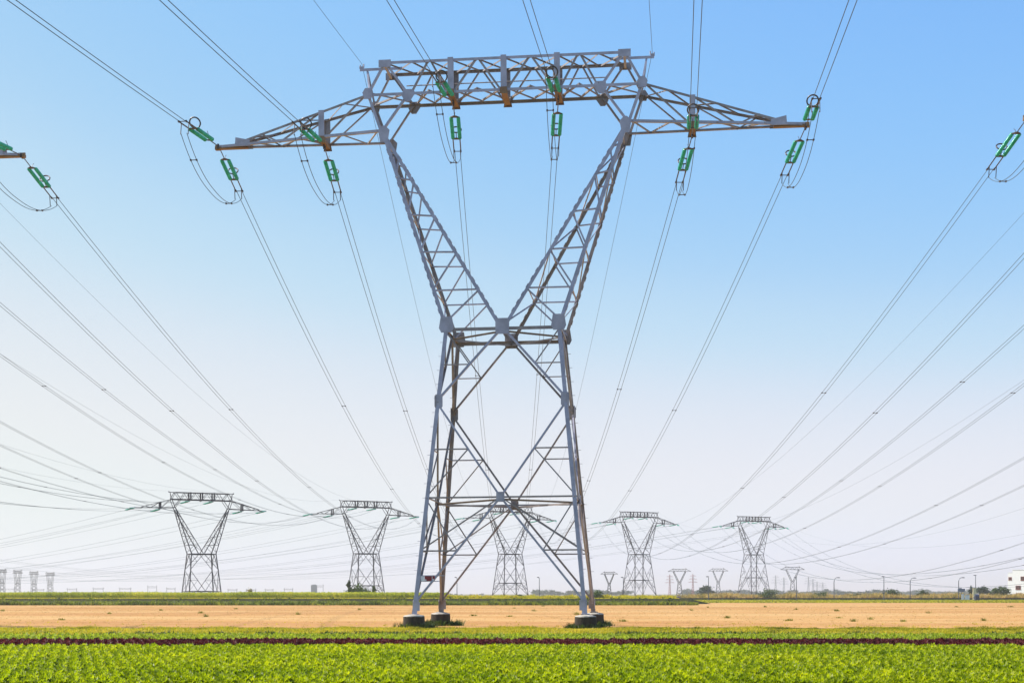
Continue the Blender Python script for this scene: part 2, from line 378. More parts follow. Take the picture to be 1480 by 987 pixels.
        if sub:
            for ci, (d, m_) in enumerate(chords):          # splice lugs along the chords
                sy = -1 if ci < 2 else 1; jj = 0 if ci % 2 == 0 else 2
                a0, a1 = fo[sy][jj], fo[sy][jj + 1]; L = (a1 - a0).length; w_ = (a1 - a0).normalized(); px_ = X * (sx if jj == 0 else -sx); px_ = (px_ - w_ * px_.dot(w_)).normalized()
                for i in range(2, int(L / .62) - 1):
                    if i % 9 in (0, 1): continue
                    d.box(lerp(a0, a1, i * .62 / L) + px_ * .012 + Y * (-sy * .06), (.3, .16, .06), (w_, Y, w_.cross(Y)))
        fa = lat.build('fork_arm', S, root)
        for d, m in chords: d.build('chord', m, fa)
        for sy in (-1, 1):
            if sub:
                g = MB(); g.plate(P3(K, sx, sy) + V(-sx * .2, sy * .045, -.1), Y * sy, Z, [(-0.26, -0.62), (0.26, -0.62), (0.39, 0.18), (0.1, 0.48), (-0.1, 0.48), (-0.39, 0.18)]); g.build('gusset_plate', mt(sy), fa)
    # --- bridge (window beam)
    lat = MB(); web = MB(); cols = (-3.6, 0, 3.6); subs = []
    for sy in (-1, 1):
        for a, c, w in ((P3(O, -1, sy), P3(O, 1, sy), .2), (P3(T, -1, sy), P3(T, 1, sy), .2)):
            d = MB(); d.angle(a + V(0, 0, .0), c, -Z, -Y * sy, w * k, .03); subs.append((d, 'chord', mt(sy)))
        for sx in (-1, 1):
            for a, c, w in ((P3(K, sx, sy), P3(O, sx, sy), .2), (P3(K, sx, sy), P3(I, sx, sy), .17), (P3(O, sx, sy), P3(T, sx, sy), .165), (P3(I, sx, sy), P3(T, sx, sy), .165)):
                d = MB(); d.brace(a, c, Y * sy, w * k, .035); subs.append((d, 'head_strut', mt(sy)))
        nb = [-I[0], -3.6, 0, 3.6, I[0]]
        for i in range(4):
            x0, x1 = nb[i], nb[i + 1]; xm = (x0 + x1) / 2; zb, zt = O[2], T[2]
            yy = lambda z: sy * (O[1] + (T[1] - O[1]) * (z - O[2]) / (T[2] - O[2]))
            g = .25
            lat.brace(V(x0 + g, yy(zb), zb), V(xm - .12, yy(zt), zt - .1), Y * sy, .14 * k, .06)
            lat.brace(V(xm + .12, yy(zt), zt - .1), V(x1 - g, yy(zb), zb), Y * sy, .14 * k, .06)
    for z, hd, n, w in ((O[2], O[1], -Z, O[0]), (T[2], T[1], Z, T[0])):
        xs = [-w, -I[0] + .2, -5.1, -3.6, -1.8, 0, 1.8, 3.6, 5.1, I[0] - .2, w]
        for i in range(len(xs) - 1):
            lat.brace(V(xs[i], -hd, z), V(xs[i + 1], hd, z), n, .09 * k, .03)
            lat.angle(V(xs[i], hd - .05, z - n.z * .06), V(xs[i + 1], -hd + .05, z - n.z * .065), V(1, 1, 0), V(0, 0, -n.z), .12 * k, .016)
    lat.tube([V(-6.9, .35, O[2] + 1.0), V(6.9, .35, O[2] + 1.0)], .045 * k, 5)
    br = lat.build('bridge', SB, root)
    for d, nm, m in subs: d.build(nm, m, br)
    for x in cols:
        c = MB()
        for sy in (-1, 1):
            c.box(V(x, sy * (O[1] + .03), (O[2] + T[2]) / 2), (.42 * k, .06, T[2] - O[2] + .1))
            for s in (-1, 1): c.box(V(x + s * .19 * k, sy * (O[1] - .09), (O[2] + T[2]) / 2), (.03, .2, T[2] - O[2] - .1))
            cb = c.build('column', mt(sy), br); c = MB()
        c = MB(); c.box(V(x, 0, O[2] - .17), (.44 * k, O[1] * 2 + .1, .26))
        for sy in (-1, 1): c.plate(V(x, sy * (O[1] + .1), O[2] - .1), Y * sy, Z, [(-.3, -.3), (.3, -.3), (.22, .16), (-.22, .16)])
        c.build('hanger_beam', RUST if sub else S, cb)
    if sub:
        for sx in (-1, 1):
            for sy in (-1, 1):
                for nm, h in (('outer', [(-0.24, -0.37), (0.26, -0.37), (0.36, 0.07), (0.17, 0.37), (-0.17, 0.37), (-0.36, 0.07)]), ('inner', [(-0.4, -0.18), (-0.17, -0.55), (0.15, -0.55), (0.47, -0.07), (0.47, 0.14), (0.26, 0.28), (-0.31, 0.28)]), ('top', [(-.42, -.4), (.42, -.4), (.42, .1), (-.42, .1)])):
                    hh = [(x * (1 if sx * sy > 0 else -1), y) for x, y in h]
                    if (sx * sy) < 0: hh = hh[::-1]
                    g = MB(); g.plate(P3(N[nm], sx, sy) + V(0, sy * .045, 0), Y * sy, Z, hh); g.build('gusset_plate', mt(sy), br)
    # --- cross arms
    tipn = N['tip']
    for sx in (-1, 1):
        lat = MB(); subs = []; tip = V(sx * tipn[0], 0, tipn[2]); xc = 12.6
        TH = .16
        for sy in (-1, 1):
            lo0, lo1 = P3(K, sx, sy), tip + V(0, sy * TH, -.12)
            up0, up1 = P3(O, sx, sy), tip + V(-sx * 1.9, sy * (TH + .12), .36)
            d = MB(); d.angle(lo0, lo1, Z, -Y * sy, .19 * k, .025); subs.append((d, 'chord', mt(sy)))
            d = MB(); d.angle(up0, up1, -Z, -Y * sy, .17 * k, .025); subs.append((d, 'chord', SB))
            atx = lambda a, c, x: lerp(a, c, (abs(x) - abs(a.x)) / (abs(c.x) - abs(a.x)))
            lo = lambda x: atx(lo0, lo1, x); up = lambda x: atx(up0, up1, x)
            n = Y * sy
            for p, q, w in ((up(9.45), lo(xc - .2), .12), (up(xc), lo(15.6), .11), (lo(15.6), up(17.0), .1), (up(17.0), lo(18.4), .09), (up(9.9), lo(10.9), .0), (lo(9.2), lo(9.3), 0)):
                if w: lat.brace(p, q, n, w * k, .05)
            lat.brace(up(xc + .1), lo(13.9) , n, .08 * k, .07) if False else None
            if sub:
                g = MB(); g.plate(tip + V(-sx * 1.75, sy * (TH + .2), .18), Y * sy, Z, [(-.55, -.3), (.55, -.3), (.5, .1), (-.5, .32)] if sx * sy > 0 else [(-.55, -.3), (.55, -.3), (.5, .32), (-.5, .1)]); subs.append((g, 'gusset_plate', mt(sy)))
        xs = [8.6, 9.8, 11.2, 12.5, 14.2, 15.9, 17.4, 18.6]
        f0, f1, g0, g1 = P3(K, sx, -1), tip + V(0, -TH, -.1), P3(K, sx, 1), tip + V(0, TH, -.1)
        for i in range(len(xs) - 1):
            at = lambda a, c, x: lerp(a, c, (x - abs(a.x)) / (abs(c.x) - abs(a.x)))
            a, c = (at(f0, f1, xs[i]), at(g0, g1, xs[i + 1])) if i % 2 == 0 else (at(g0, g1, xs[i]), at(f0, f1, xs[i + 1]))
            lat.brace(a, c, -Z, .1 * k, .03)
        f0, f1, g0, g1 = P3(O, sx, -1), tip + V(-sx * 1.9, -.28, .36), P3(O, sx, 1), tip + V(-sx * 1.9, .28, .36)
        xs = [9.4, 11.0, 12.5, 14.2, 15.9, 17.6]
        for i in range(len(xs) - 1):
            a, c = (at(f0, f1, xs[i]), at(g0, g1, xs[i + 1])) if i % 2 else (at(g0, g1, xs[i]), at(f0, f1, xs[i + 1]))
            lat.brace(a, c, Z, .09 * k, .03)
        ca = lat.build('cross_arm', SB, root)
        for d, nm, m in subs: d.build(nm, m, ca)
        d = MB()
        d.box(tip + V(-sx * .9, 0, -.12), (2.3, .36, .14)); d.box(tip + V(sx * .12, 0, -.12), (.34, .3, .22)); d.box(tip + V(sx * .05, 0, .06), (.5, .1, .1))
        d.build('arm_tip', RUST if sub else S, ca)
        zlo = lerp(P3(K, sx, 1), tip, (xc - K[0]) / (tipn[0] - K[0])); hd = zlo.y
        zup = lerp(P3(O, sx, 1), tip + V(-sx * 1.9, .28, .36), (xc - O[0]) / (tipn[0] - 1.9 - O[0]))
        c = MB()
        for sy in (-1, 1):
            c.box(V(sx * xc, sy * (hd + .04), (zlo.z + zup.z) / 2), (.42 * k, .06, zup.z - zlo.z + .1))
            c.box(V(sx * (xc + .19 * k), sy * (hd - .08), (zlo.z + zup.z) / 2), (.03, .2, zup.z - zlo.z - .15))
            cb = c.build('column', mt(sy), ca); c = MB()
        c = MB(); c.box(V(sx * xc, 0, zlo.z - .17), (.42 * k, hd * 2 + .1, .26))
        for sy in (-1, 1): c.plate(V(sx * xc, sy * (hd + .1), zlo.z - .1), Y * sy, Z, [(-.3, -.3), (.3, -.3), (.22, .16), (-.22, .16)])
        c.build('hanger_beam', RUST if sub else S, cb)
    # --- earth wire horns
    for sx in (-1, 1):
        b = MB(); h = V(sx * N['horn'][0], 0, N['horn'][2] - .25)
        b.angle(V(sx * (T[0] - 1.0), -.1, h.z), h + V(sx * .15, -.1, 0), -Z, Y, .2 * k, .025)
        b.box(V(sx * T[0], 0, T[2] - .28), (.16, T[1] * 2 - .1, .14))
        b.brace(V(sx * (O[0] - .05), -.85, O[2]), h + V(-sx * .35, -.05, -.1), V(0, -1, 0), .13 * k, 0); b.brace(V(sx * (O[0] - .05), .85, O[2]), h + V(-sx * .35, .05, -.1), V(0, 1, 0), .13 * k, 0)
        b.box(h + V(sx * .05, 0, .08), (.28, .16, .14)); b.tube([h + V(-sx * .1, 0, .1), h + V(-sx * .1, 0, .34)], .05, 6); b.tube([h + V(sx * .15, 0, .1), h + V(sx * .15, 0, .26)], .05, 6)
        b.build('earth_wire_horn', S, root)
    return root

XB, ZARM, ZBR = 3.6, 33.2, 35.85
PHASES = [(-20.1, 33.4, 'left arm tip'), (-12.6, 33.1, 'left arm middle'), (-3.6, 35.85, 'left bridge column'),
          (3.6, 35.85, 'right bridge column'), (12.6, 33.1, 'right arm middle'), (20.1, 33.4, 'right arm tip')]
MAIN = dict(loc=(-.234, 97.687), yaw=6.057, o=0.0, lean=-.0054)
NEIGH = [dict(loc=(-54.8, 104.0), yaw=6.0, o=0.0, lean=0, word='left'), dict(loc=(53.7, 91.8), yaw=6.0, o=0.0, lean=0, word='right')]
FARS = [dict(loc=(-94.6, 437), yaw=-27, o=-5.4, lean=0, word="leftmost distant pylon's"), dict(loc=(-51.7, 508), yaw=-27, o=-3.3, lean=0, word="second distant pylon's"),
        dict(loc=(-.7, 560), yaw=-27, o=-2.0, lean=0, word="middle distant pylon's"), dict(loc=(55.8, 630), yaw=-27, o=-.2, lean=0, word="fourth distant pylon's"), dict(loc=(118.5, 703), yaw=-27, o=1.7, lean=0, word="rightmost distant pylon's")]
def att(T, x, z, y=0.0):
    a = R(T['yaw']); c, s = math.cos(a), math.sin(a); x = x + T['lean'] * z
    return V(T['loc'][0] + x * c + y * s, T['loc'][1] - x * s + y * c, z + T['o'])

main = make_pylon(0.0, k=.92)
main.location = (MAIN['loc'][0], MAIN['loc'][1], 0); main.rotation_euler = (0, MAIN['lean'], -R(MAIN['yaw']))
tag(main, 'huge grey steel lattice pylon with V-shaped fork standing in the foreground', 'pylon', 'electricity pylons')
# danger plate on the left legs
b = MB(); N0 = pylon_nodes(); zz = 3.15
pl = lerp(P3(N0['foot'], -1, -1), P3(N0['waist'], -1, -1), (zz - 1.03) / 18.93)
b = MB(); b.box((pl.x + 1.0, pl.y + .12, zz + .36), (1.75, .05, .06)); b.box((pl.x + .85, pl.y + .12, zz), (1.4, .05, .05))
fr_ = b.build('sign_bracket', STEEL, main)
b = MB(); b.box((pl.x + .43, pl.y + .08, zz + .18), (.24, .02, .3)); b.build('white_plate', WHITEP, fr_)
b = MB(); b.box((pl.x + .9, pl.y + .08, zz + .18), (.67, .02, .31)); b.mi = 1
b.box((pl.x + .63, pl.y + .067, zz + .08), (.1, .006, .08)); b.box((pl.x + 1.06, pl.y + .067, zz + .18), (.03, .006, .3)); b.box((pl.x + 1.15, pl.y + .067, zz + .09), (.1, .006, .1))
b.build('red_plate', [REDP, WHITEP], fr_)
for T in NEIGH:
    c = copy_tree(main); c.location = (*T['loc'], 0); c.rotation_euler = (0, 0, -R(T['yaw']))
    tag(c, 'neighbouring pylon with one arm tip reaching into the %s edge of the picture' % T['word'], 'pylon', 'electricity pylons')

flabels = ['leftmost dark distant pylon, the largest of the distant row', 'dark distant pylon with a green bush at its foot, left of the big pylon',
           'dark distant pylon seen between the legs of the big pylon', 'dark distant pylon just right of the big pylon',
           'rightmost dark distant pylon, smallest of the distant row of five']
for T, lb in zip(FARS, flabels):
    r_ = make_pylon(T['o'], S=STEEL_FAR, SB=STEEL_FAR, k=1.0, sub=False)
    r_.location = (*T['loc'], 0); r_.rotation_euler = (0, 0, -R(T['yaw'])); tag(r_, lb, 'pylon', 'distant row of pylons')

# concrete footings
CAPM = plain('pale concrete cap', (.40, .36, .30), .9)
def footing_mesh(seed):
    rr = random.Random(seed); b = MB(); b.smooth = False
    n = 28; prof = [(-.35, .70), (.0, .70), (.25, .705), (.55, .70), (.84, .695), (.90, .66), (.97, .3), (1.0, .26)]
    vs = []
    for h, r in prof: vs += [(math.cos(a) * r * (1 + rr.uniform(-.012, .012)), math.sin(a) * r * (1 + rr.uniform(-.012, .012)), h + (rr.uniform(-.015, .015) if h > .2 else 0)) for a in [2 * math.pi * k / n for k in range(n)]]
    fs = []
    for i in range(len(prof) - 1): fs += [(i * n + k, i * n + (k + 1) % n, (i + 1) * n + (k + 1) % n, (i + 1) * n + k) for k in range(n)]
    fs += [tuple((len(prof) - 1) * n + k for k in range(n))]
    b.add(vs, fs); k_ = len(fs)
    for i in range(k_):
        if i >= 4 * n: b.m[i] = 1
    return b.mesh('concrete_footing', [CONC, CAPM])
for sx in (-1, 1):
    for sy in (-1, 1):
        o = link('concrete_footing', footing_mesh(sx * 3 + sy)); q = att(MAIN, sx * 5.55, 0, sy * 5.55)
        o.location = (q.x, q.y, 0)
        tag(o, 'round concrete footing under the %s %s leg of the big pylon' % ('near' if sy < 0 else 'far', 'left' if sx < 0 else 'right'), 'footing', 'pylon footings')
fm = footing_mesh(5)
for T in NEIGH:
    for sx in (-1, 1):
        for sy in (-1, 1):
            q = att(T, sx * 5.55, 0, sy * 5.55); o = link('concrete_footing', fm); o.location = (q.x, q.y, 0)
            tag(o, 'concrete footing outside the picture under the %s neighbouring pylon' % T['word'], 'footing', 'footings of the %s neighbouring pylon' % T['word'])

# ------------------------------------------------------------------ wires, insulators, jumpers
WR = .022
def span_pts(a, b, sag, n=48): return [lerp(a, b, i / n) - V(0, 0, 4 * sag * (i / n) * (1 - i / n)) for i in range(n + 1)]
def start_dir(a, b, sag):
    d = b - a; L = V(d.x, d.y, 0).length; h = V(d.x, d.y, 0) / L
    return (h + V(0, 0, (d.z - 4 * sag) / L)).normalized(), h
def side_of(h): return V(h.y, -h.x, 0)

def twin_span(a, b, sag, label, group, gap=.4, detail=True, r=WR, n=48, spacers=62):
    d = b - a; h = V(d.x, d.y, 0).normalized(); s = side_of(h) * (gap / 2)
    L = d.length
    if detail:
        root = empty('twin_conductor', a)
        for k in (-1, 1):
            m = MB(); m.smooth = True; m.tube([p + s * k - a for p in span_pts(a, b, sag, n)], r, 5); m.build('conductor', WIRE, root)
        x = spacers * random.uniform(.9, 1.1); 
        while x < L - 20:
            t_ = x / L; c = lerp(a, b, t_) - V(0, 0, 4 * sag * t_ * (1 - t_)) - a
            m = MB(); m.tube([c - s * 1.1, c + s * 1.1], .03, 6)
            for k in (-1, 1): m.box(c + s * k, (.11, .24, .11))
            m.build('spacer', FIT, root); x += spacers * random.uniform(.92, 1.08)
    else:
        m = MB(); m.smooth = True
        for k in (-1, 1): m.tube([p + s * k - a for p in span_pts(a, b, sag, n)], r, 4)
        root = m.build('twin_conductor', WIRE, None, a)
    return tag(root, label, 'power line', group)

def insulator(p, d, label, group, detail=True, gap=.5, up=1):
    """two parallel glass strings starting at p along d, with yokes, clamps and arcing ring; returns end point"""
    h = V(d.x, d.y, 0).normalized(); s = side_of(h) * (gap / 2); upv = s.cross(d).normalized()
    if upv.z < 0: upv = -upv
    if not detail:
        m = MB()
        for k in (-1, 1): m.lathe(d * .9 + s * k, d, [(0, .05), (.1, .17), (3.1, .17), (3.2, .05)], 7)
        m.mi = 1; m.tube([V(0, 0, 0), d * .9], .05, 4); m.tube([d * 4.1, d * 4.9], .05, 4)
        o = m.build('insulator_set', [GLASS_FAR, FIT], None, p); return tag(o, label, 'insulator', group), p + d * 4.9
    root = empty('insulator_set', p)
    m = MB(); m.tube([V(0, 0, 0), d * 1.95], .035, 6); m.box(d * .15, (.12, .12, .3)); m.build('link', FIT, root)
    yk = MB(); yk.plate(d * 2.02, upv, d, [(-.1, -.14), (.1, -.14), (.32, .06), (.32, .12), (-.32, .12), (-.32, .06)], .05); yk.build('yoke_plate', FIT, root)
    for k in (-1, 1):
        m = MB(); m.smooth = True; prof = []; st = .165
        for i in range(19):
            z0 = 2.16 + i * st; prof += [(z0, .055), (z0 + .03, .07), (z0 + .055, .14), (z0 + .085, .135), (z0 + .1, .08), (z0 + .15, .055)]
        m.lathe(s * k, d, prof, 12)
        for i in range(len(m.f)):
            if i < (len(prof) - 1) * 12 and (i // 12) % 6 == 5: m.m[i] = 1
        m.build('glass_string', [GLASS, FIT], root)
    e = 2.16 + 19 * st
    yk = MB(); yk.plate(d * (e + .08), upv, d, [(-.32, -.12), (.32, -.12), (.32, .02), (.26, .1), (-.26, .1), (-.32, .02)], .05); yk.build('yoke_plate', FIT, root)
    m = MB(); c = d * (e - .35) + upv * .48; sn = s.normalized()
    up2 = (upv * .75 + d * .45).normalized()
    m.tube([c + (sn * math.cos(a) + up2 * math.sin(a)) * .36 for a in [2 * math.pi * i / 20 for i in range(20)]], .05, 6, True)
    m.tube([d * (e + .05), c - up2 * .3], .03, 5); m.build('arcing_ring', FIT, root)
    m = MB(); m.tube([d * 2.05, d * 2.2 + upv * .3, d * 2.45 + upv * .52], .02, 5); m.build('arcing_horn', FIT, root)
    for k in (-1, 1):
        m = MB(); m.tube([d * (e + .1) + s * k, d * (e + 1.9) + s * k], .045, 6); m.tube([d * (e + 1.6) + s * k, d * (e + 1.75) + s * k - V(0, 0, .75)], .03, 5); m.build('dead_end_clamp', FIT, root)
    m = MB(); c = d * (e + 2.1); m.tube([c - s * 1.05, c + s * 1.05], .03, 6)
    for k in (-1, 1): m.box(c + s * k, (.1, .2, .1))
    m.build('spacer', FIT, root)
    return tag(root, label, 'insulator', group), p + d * (e + 1.85)

def jumper(a, ha, b, hb, drop, label, group, gap=.4):
    root = empty('jumper_loop', a); sa, sb = side_of(ha) * (gap / 2), side_of(-hb) * (gap / 2)
    if sa.dot(sb) < 0: sb = -sb
    a2, b2 = a - V(0, 0, .7), b - V(0, 0, .7); n = 26
    def pt(t_, k): 
        q = lerp(a2, b2, t_); w = lerp(sa, sb, t_) * k
        u = abs(2 * t_ - 1)
        return q + w - V(0, 0, drop * (1 - u ** 2.4)) - a
    for k in (-1, 1):
        m = MB(); m.smooth = True; m.tube([pt(i / n, k) for i in range(n + 1)], WR, 5); m.build('jumper_wire', WIRE, root)
    for t_ in (.16, .8):
        m = MB(); m.tube([pt(t_, -1.1), pt(t_, 1.1)], .03, 6); 
        for k in (-1, 1): m.box(pt(t_, k), (.1, .16, .1))
        m.build('spacer', FIT, root)
    return tag(root, label, 'jumper cable', group)

FDIR = V(-math.sin(R(6.6)), -math.cos(R(6.6)), 0)          # the line as it comes in over the camera
KS = 16.9 / 470 ** 2
def far_att(i, j): return att(FARS[i], PHASES[j][0], PHASES[j][1])
def line(T, fi, near, phases=range(6), word='big'):
    for j in phases:
        x, z, w = PHASES[j]; pa = att(T, x, z); pb = far_att(fi, j); L = (pb - pa).length; sag = KS * L * L
        d, h = start_dir(pa, pb, sag); de, he = start_dir(pb, pa, sag)
        dl = FARS[fi]['word']
        back_lbl = ("twin wire running back from the big pylon's %s" % w) if word == 'big' else 'twin wire running back to the %s %s' % (dl, w)
        if near:
            own = "big pylon's" if word == 'big' else "%s neighbouring pylon's" % word
            _, e = insulator(pa, d, 'green glass insulator pair on the far side of the %s %s' % (own, w), 'green insulators')
            pf = pa + FDIR * 450; sagf = 10.0
            df, hf = start_dir(pa, pf, sagf)
            _, ef = insulator(pa, df, 'green glass insulator pair on the near side of the %s %s' % (own, w), 'green insulators')
            jumper(ef, hf, e, h, 1.65, 'slack twin jumper loop hanging under the %s %s' % (own, w), 'jumper loops')
            twin_span(ef, pf, sagf, 'twin wire passing overhead towards the viewer from the %s %s' % (own, w), 'overhead wires', spacers=62)
            start = e
        else: start = pa
        _, ee = insulator(pb, de, 'small green insulator on the near side of the %s %s' % (dl, w), 'distant green insulators', False)
        twin_span(start, ee, sag * ((ee - start).length / L) ** 2, back_lbl, 'twin wires between the pylons')
    for sx in (-1, 1):
        a, b = att(T, sx * 9.95, 38.75), att(FARS[fi], sx * 9.95, 38.75); L = (b - a).length
        hw = 'left' if sx < 0 else 'right'
        def ew(a, b, sag, lb, n=48):
            m = MB(); m.smooth = True; m.tube([p - a for p in span_pts(a, b, sag, n)], .015, 4); tag(m.build('earth_wire', WIRE, None, a), lb, 'earth wire', 'earth wires')
        ew(a, b, KS * L * L * .8, ("thin earth wire running back from the big pylon's %s horn" % hw) if word == 'big' else 'thin earth wire running back to the %s %s horn' % (FARS[fi]['word'], hw))
        if near and word == 'big': ew(a, a + FDIR * 450, 9, "thin earth wire passing overhead from the big pylon's %s horn" % hw)
line(MAIN, 2, True)
line(NEIGH[0], 1, True, word='left')
line(NEIGH[1], 3, True, word='right')
line(dict(loc=(-109.4, 110), yaw=6, o=0, lean=0), 0, False, word='outer left')
line(dict(loc=(107.5, 86), yaw=6, o=0, lean=0), 4, False, word='outer right')
# the lines turn left behind the distant row
ODIR = V(-math.sin(R(55)), math.cos(R(55)), 0)
for i, T in enumerate(FARS):
    for j, (x, z, w) in enumerate(PHASES):
        pa = att(T, x, z); pb = pa + ODIR * 690; sag = 23
        d, h = start_dir(pa, pb, sag)
        _, e = insulator(pa, d, 'small green insulator on the far side of the %s %s' % (T['word'], w), 'distant green insulators', False)
        twin_span(e, pb, sag, 'faint twin wire leaving the %s %s to the left' % (T['word'], w), 'faint wires beyond the distant row', detail=False, n=30, r=.016)

# ------------------------------------------------------------------ far pylons near the horizon
def small_pylon(u, Y, h, w, form, label, group, m=STEEL_TINY, r=.22, yaw=0.):
    """simple lattice towers that show only a few pixels tall"""
    b = MB(); X_ = (u - 740) / F * Y
    def ln(p, q, k=1.): b.tube([V(p), V(q)], r * k, 4)
    if form == 'fork':                         # V fork with a flat bridge and short arms
        wz = h * .48; bw = w * .06; kz = h * .88; kx = w * .26
        for sy in (-1, 1):
            y = sy * w * .05
            for sx in (-1, 1):
                ln((sx * w * .13, y * 2.0, 0), (sx * bw, y, wz)); ln((sx * bw, y, wz), (sx * kx * 1.12, y, kz)); ln((0, y, wz), (sx * kx * .95, y, kz))
                ln((sx * kx * 1.1, y, kz), (sx * w * .5, 0, kz * 1.0)); ln((sx * kx * 1.1, y, h * .96), (sx * w * .5, 0, kz))
                for i in range(4):
                    z0, z1 = wz * i / 4, wz * (i + 1) / 4; f = lambda z: w * .13 + (bw - w * .13) * z / wz
                    ln((sx * f(z0), y * 1.6, z0), (-sx * f(z1), y * 1.4, z1), .6)
                for i in range(5):
                    a = lerp(V(sx * bw, y, wz), V(sx * kx * 1.12, y, kz), i / 5); c = lerp(V(0, y, wz), V(sx * kx * .95, y, kz), (i + 1) / 5); ln(a, c, .55)
            ln((-kx * 1.2, y, h * .96), (kx * 1.2, y, h * .96)); ln((-kx * 1.2, y, kz), (kx * 1.2, y, kz)); ln((-bw, y, wz), (bw, y, wz))
            for i in range(8):
                x0 = -kx * 1.2 + 2.4 * kx * i / 8; ln((x0, y, kz if i % 2 else h * .96), (x0 + .3 * kx, y, h * .96 if i % 2 else kz), .55)
        for sx in (-1, 1): ln((sx * kx * 1.05, 0, h * .94), (sx * kx * 1.05, 0, h))
    elif form == 'portal':                     # fork tower seen almost along its arms
        tw, bw = w * .36, w * .30
        for sy in (-1, 1):
            y = sy * w * .2
            for sx in (-1, 1):
                ln((sx * bw, y, 0), (sx * bw * .8, y, h * .45), .8); ln((sx * bw * .8, y, h * .45), (sx * tw, y, h * .9), .8); ln((sx * tw * .7, y, h * .9), (sx * w * .03, y, h * .45), .8)
                for i in range(3): z0, z1 = h * .45 * i / 3, h * .45 * (i + 1) / 3; ln((sx * bw * (1 - .2 * i / 3), y, z0), (-sx * bw * (1 - .2 * (i + 1) / 3), y, z1), .5)
            ln((-w * .5, y, h * .86), (w * .5, y, h * .86)); ln((-w * .45, y, h * .95), (w * .45, y, h * .95)); ln((-bw * .8, y, h * .45), (bw * .8, y, h * .45), .8)
            for i in range(7): x0 = -w * .45 + .9 * w * i / 7; ln((x0, y, h * (.86 if i % 2 else .95)), (x0 + .128 * w, y, h * (.95 if i % 2 else .86)), .6)
        for sx in (-1, 1): ln((sx * w * .4, 0, h * .94), (sx * w * .4, 0, h))
    elif form == 'mast':                       # slim mast with three cross arms
        for sx in (-1, 1):
            for sy in (-1, 1): ln((sx * w * .12, sy * w * .12, 0), (sx * w * .02, sy * w * .02, h))
        for i in range(9):
            z0, z1 = h * i / 9, h * (i + 1) / 9; f = lambda z: w * (.12 - .1 * z / h)
            for sy in (-1, 1): ln((-f(z0), sy * f(z0), z0), (f(z1), sy * f(z1), z1), .6); ln((f(z0), sy * f(z0), z0), (-f(z1), sy * f(z1), z1), .6)
        for z, k in ((.62, .5), (.76, .42), (.9, .33)):
            ln((-w * k, 0, h * z), (w * k, 0, h * z)); ln((-w * k, 0, h * z), (0, 0, h * (z + .06)), .7); ln((w * k, 0, h * z), (0, 0, h * (z + .06)), .7)
    else:                                      # substation gantry
        for sx in (-1, 1):
            for dx in (-.04, .04): ln((sx * w * .4 + dx * w, 0, 0), (sx * w * .4, 0, h))
        ln((-w * .5, 0, h * .85), (w * .5, 0, h * .85)); ln((-w * .4, 0, h * .72), (w * .4, 0, h * .72))
        for i in range(6): ln((-w * .4 + .8 * w * i / 6, 0, h * (.85 if i % 2 else .72)), (-w * .4 + .8 * w * (i + 1) / 6, 0, h * (.72 if i % 2 else .85)), .6)
    o = b.build('pylon' if form != 'gantry' else 'substation_gantry', m, None, (X_, Y, 0)); o.rotation_euler.z = R(yaw)
    return tag(o, label, 'pylon' if form != 'gantry' else 'gantry', group)
def size(Y, px): return px / F * Y
for k, (u, top, wd) in enumerate(((3, 821, 40), (25.5, 822.5, 40), (49, 824.5, 40), (72.5, 826, 40))):
    Y = 1950 + 110 * k; small_pylon(u, Y, size(Y, 858 - top) + 2.3, size(Y, 13), 'portal', ['tiny pylon cut by the left edge of the picture', 'tiny far pylon, second from the left edge', 'tiny far pylon, third from the left edge', 'tiny far pylon, fourth and last of the cluster by the left edge'][k], 'tiny pylons by the left edge', r=.42, yaw=0)
for u, top, wp, Y, lb in ((880.5, 825, 25, 1500, 'small flat topped pylon right beside the big pylon on the horizon'), (982, 820.5, 33, 1600, 'small forked pylon beside a red lattice mast on the horizon'),
                          (1038, 820, 28, 1700, 'small forked pylon on the horizon above the round tree'), (1145.5, 817.5, 34, 1400, 'small forked pylon on the horizon right of the rightmost distant pylon')):
    small_pylon(u, Y, size(Y, 858 - top) + 2.3, size(Y, wp), 'fork', lb, 'small pylons on the horizon', r=.22, yaw=-12)
for u, top, Y, mm, lb in ((968, 830, 1700, PINKP, 'pale red lattice mast left of a small forked pylon'), (1001.5, 829, 1750, PINKP, 'pale red lattice mast right of a small forked pylon'),
                          (1121, 831, 2600, GREYB, 'pale slim mast left of the small pylon at the right'), (1133, 834, 2700, GREYB, 'pale slim mast next to the small pylon at the right'),
                          (1168.5, 833, 2700, GREYB, 'tallest pale slim mast in the faint row at right'), (1175, 836, 2900, GREYB, 'second pale mast of the faint row at right'), (1181, 840, 3100, GREYB, 'third pale mast of the faint row at right'), (1189, 841, 3000, GREYB, 'last pale mast of the faint row at right')):
    small_pylon(u, Y, size(Y, 858 - top) + 2.3, size(Y, 13), 'mast', lb, 'pale lattice masts on the horizon', m=mm, r=.16)
GL = [(10, 849, 26), (55, 850, 20), (104, 849, 17), (142, 848, 18), (181, 848, 20), (220, 845, 16), (247, 848, 15), (336, 850, 16), (363, 850, 16), (389, 850, 14), (417, 849, 15), (461, 843.5, 15)]
for k, (u, top, wp) in enumerate(GL):
    Y = 2700; small_pylon(u, Y, size(Y, 858 - top) + 2.3, size(Y, wp), 'gantry', 'faint substation gantry on the left horizon', 'faint gantries on the left horizon', r=.22)
b = MB(); Y = 2200; b.box((0, 0, 8), (size(Y, 8), 8, 16)); b.box((0, 0, 16.4), (size(Y, 5), 5, .8)); b.box((-2.2, -4.1, 8), (.5, .2, 15)); b.box((2.2, -4.1, 8), (.5, .2, 15))
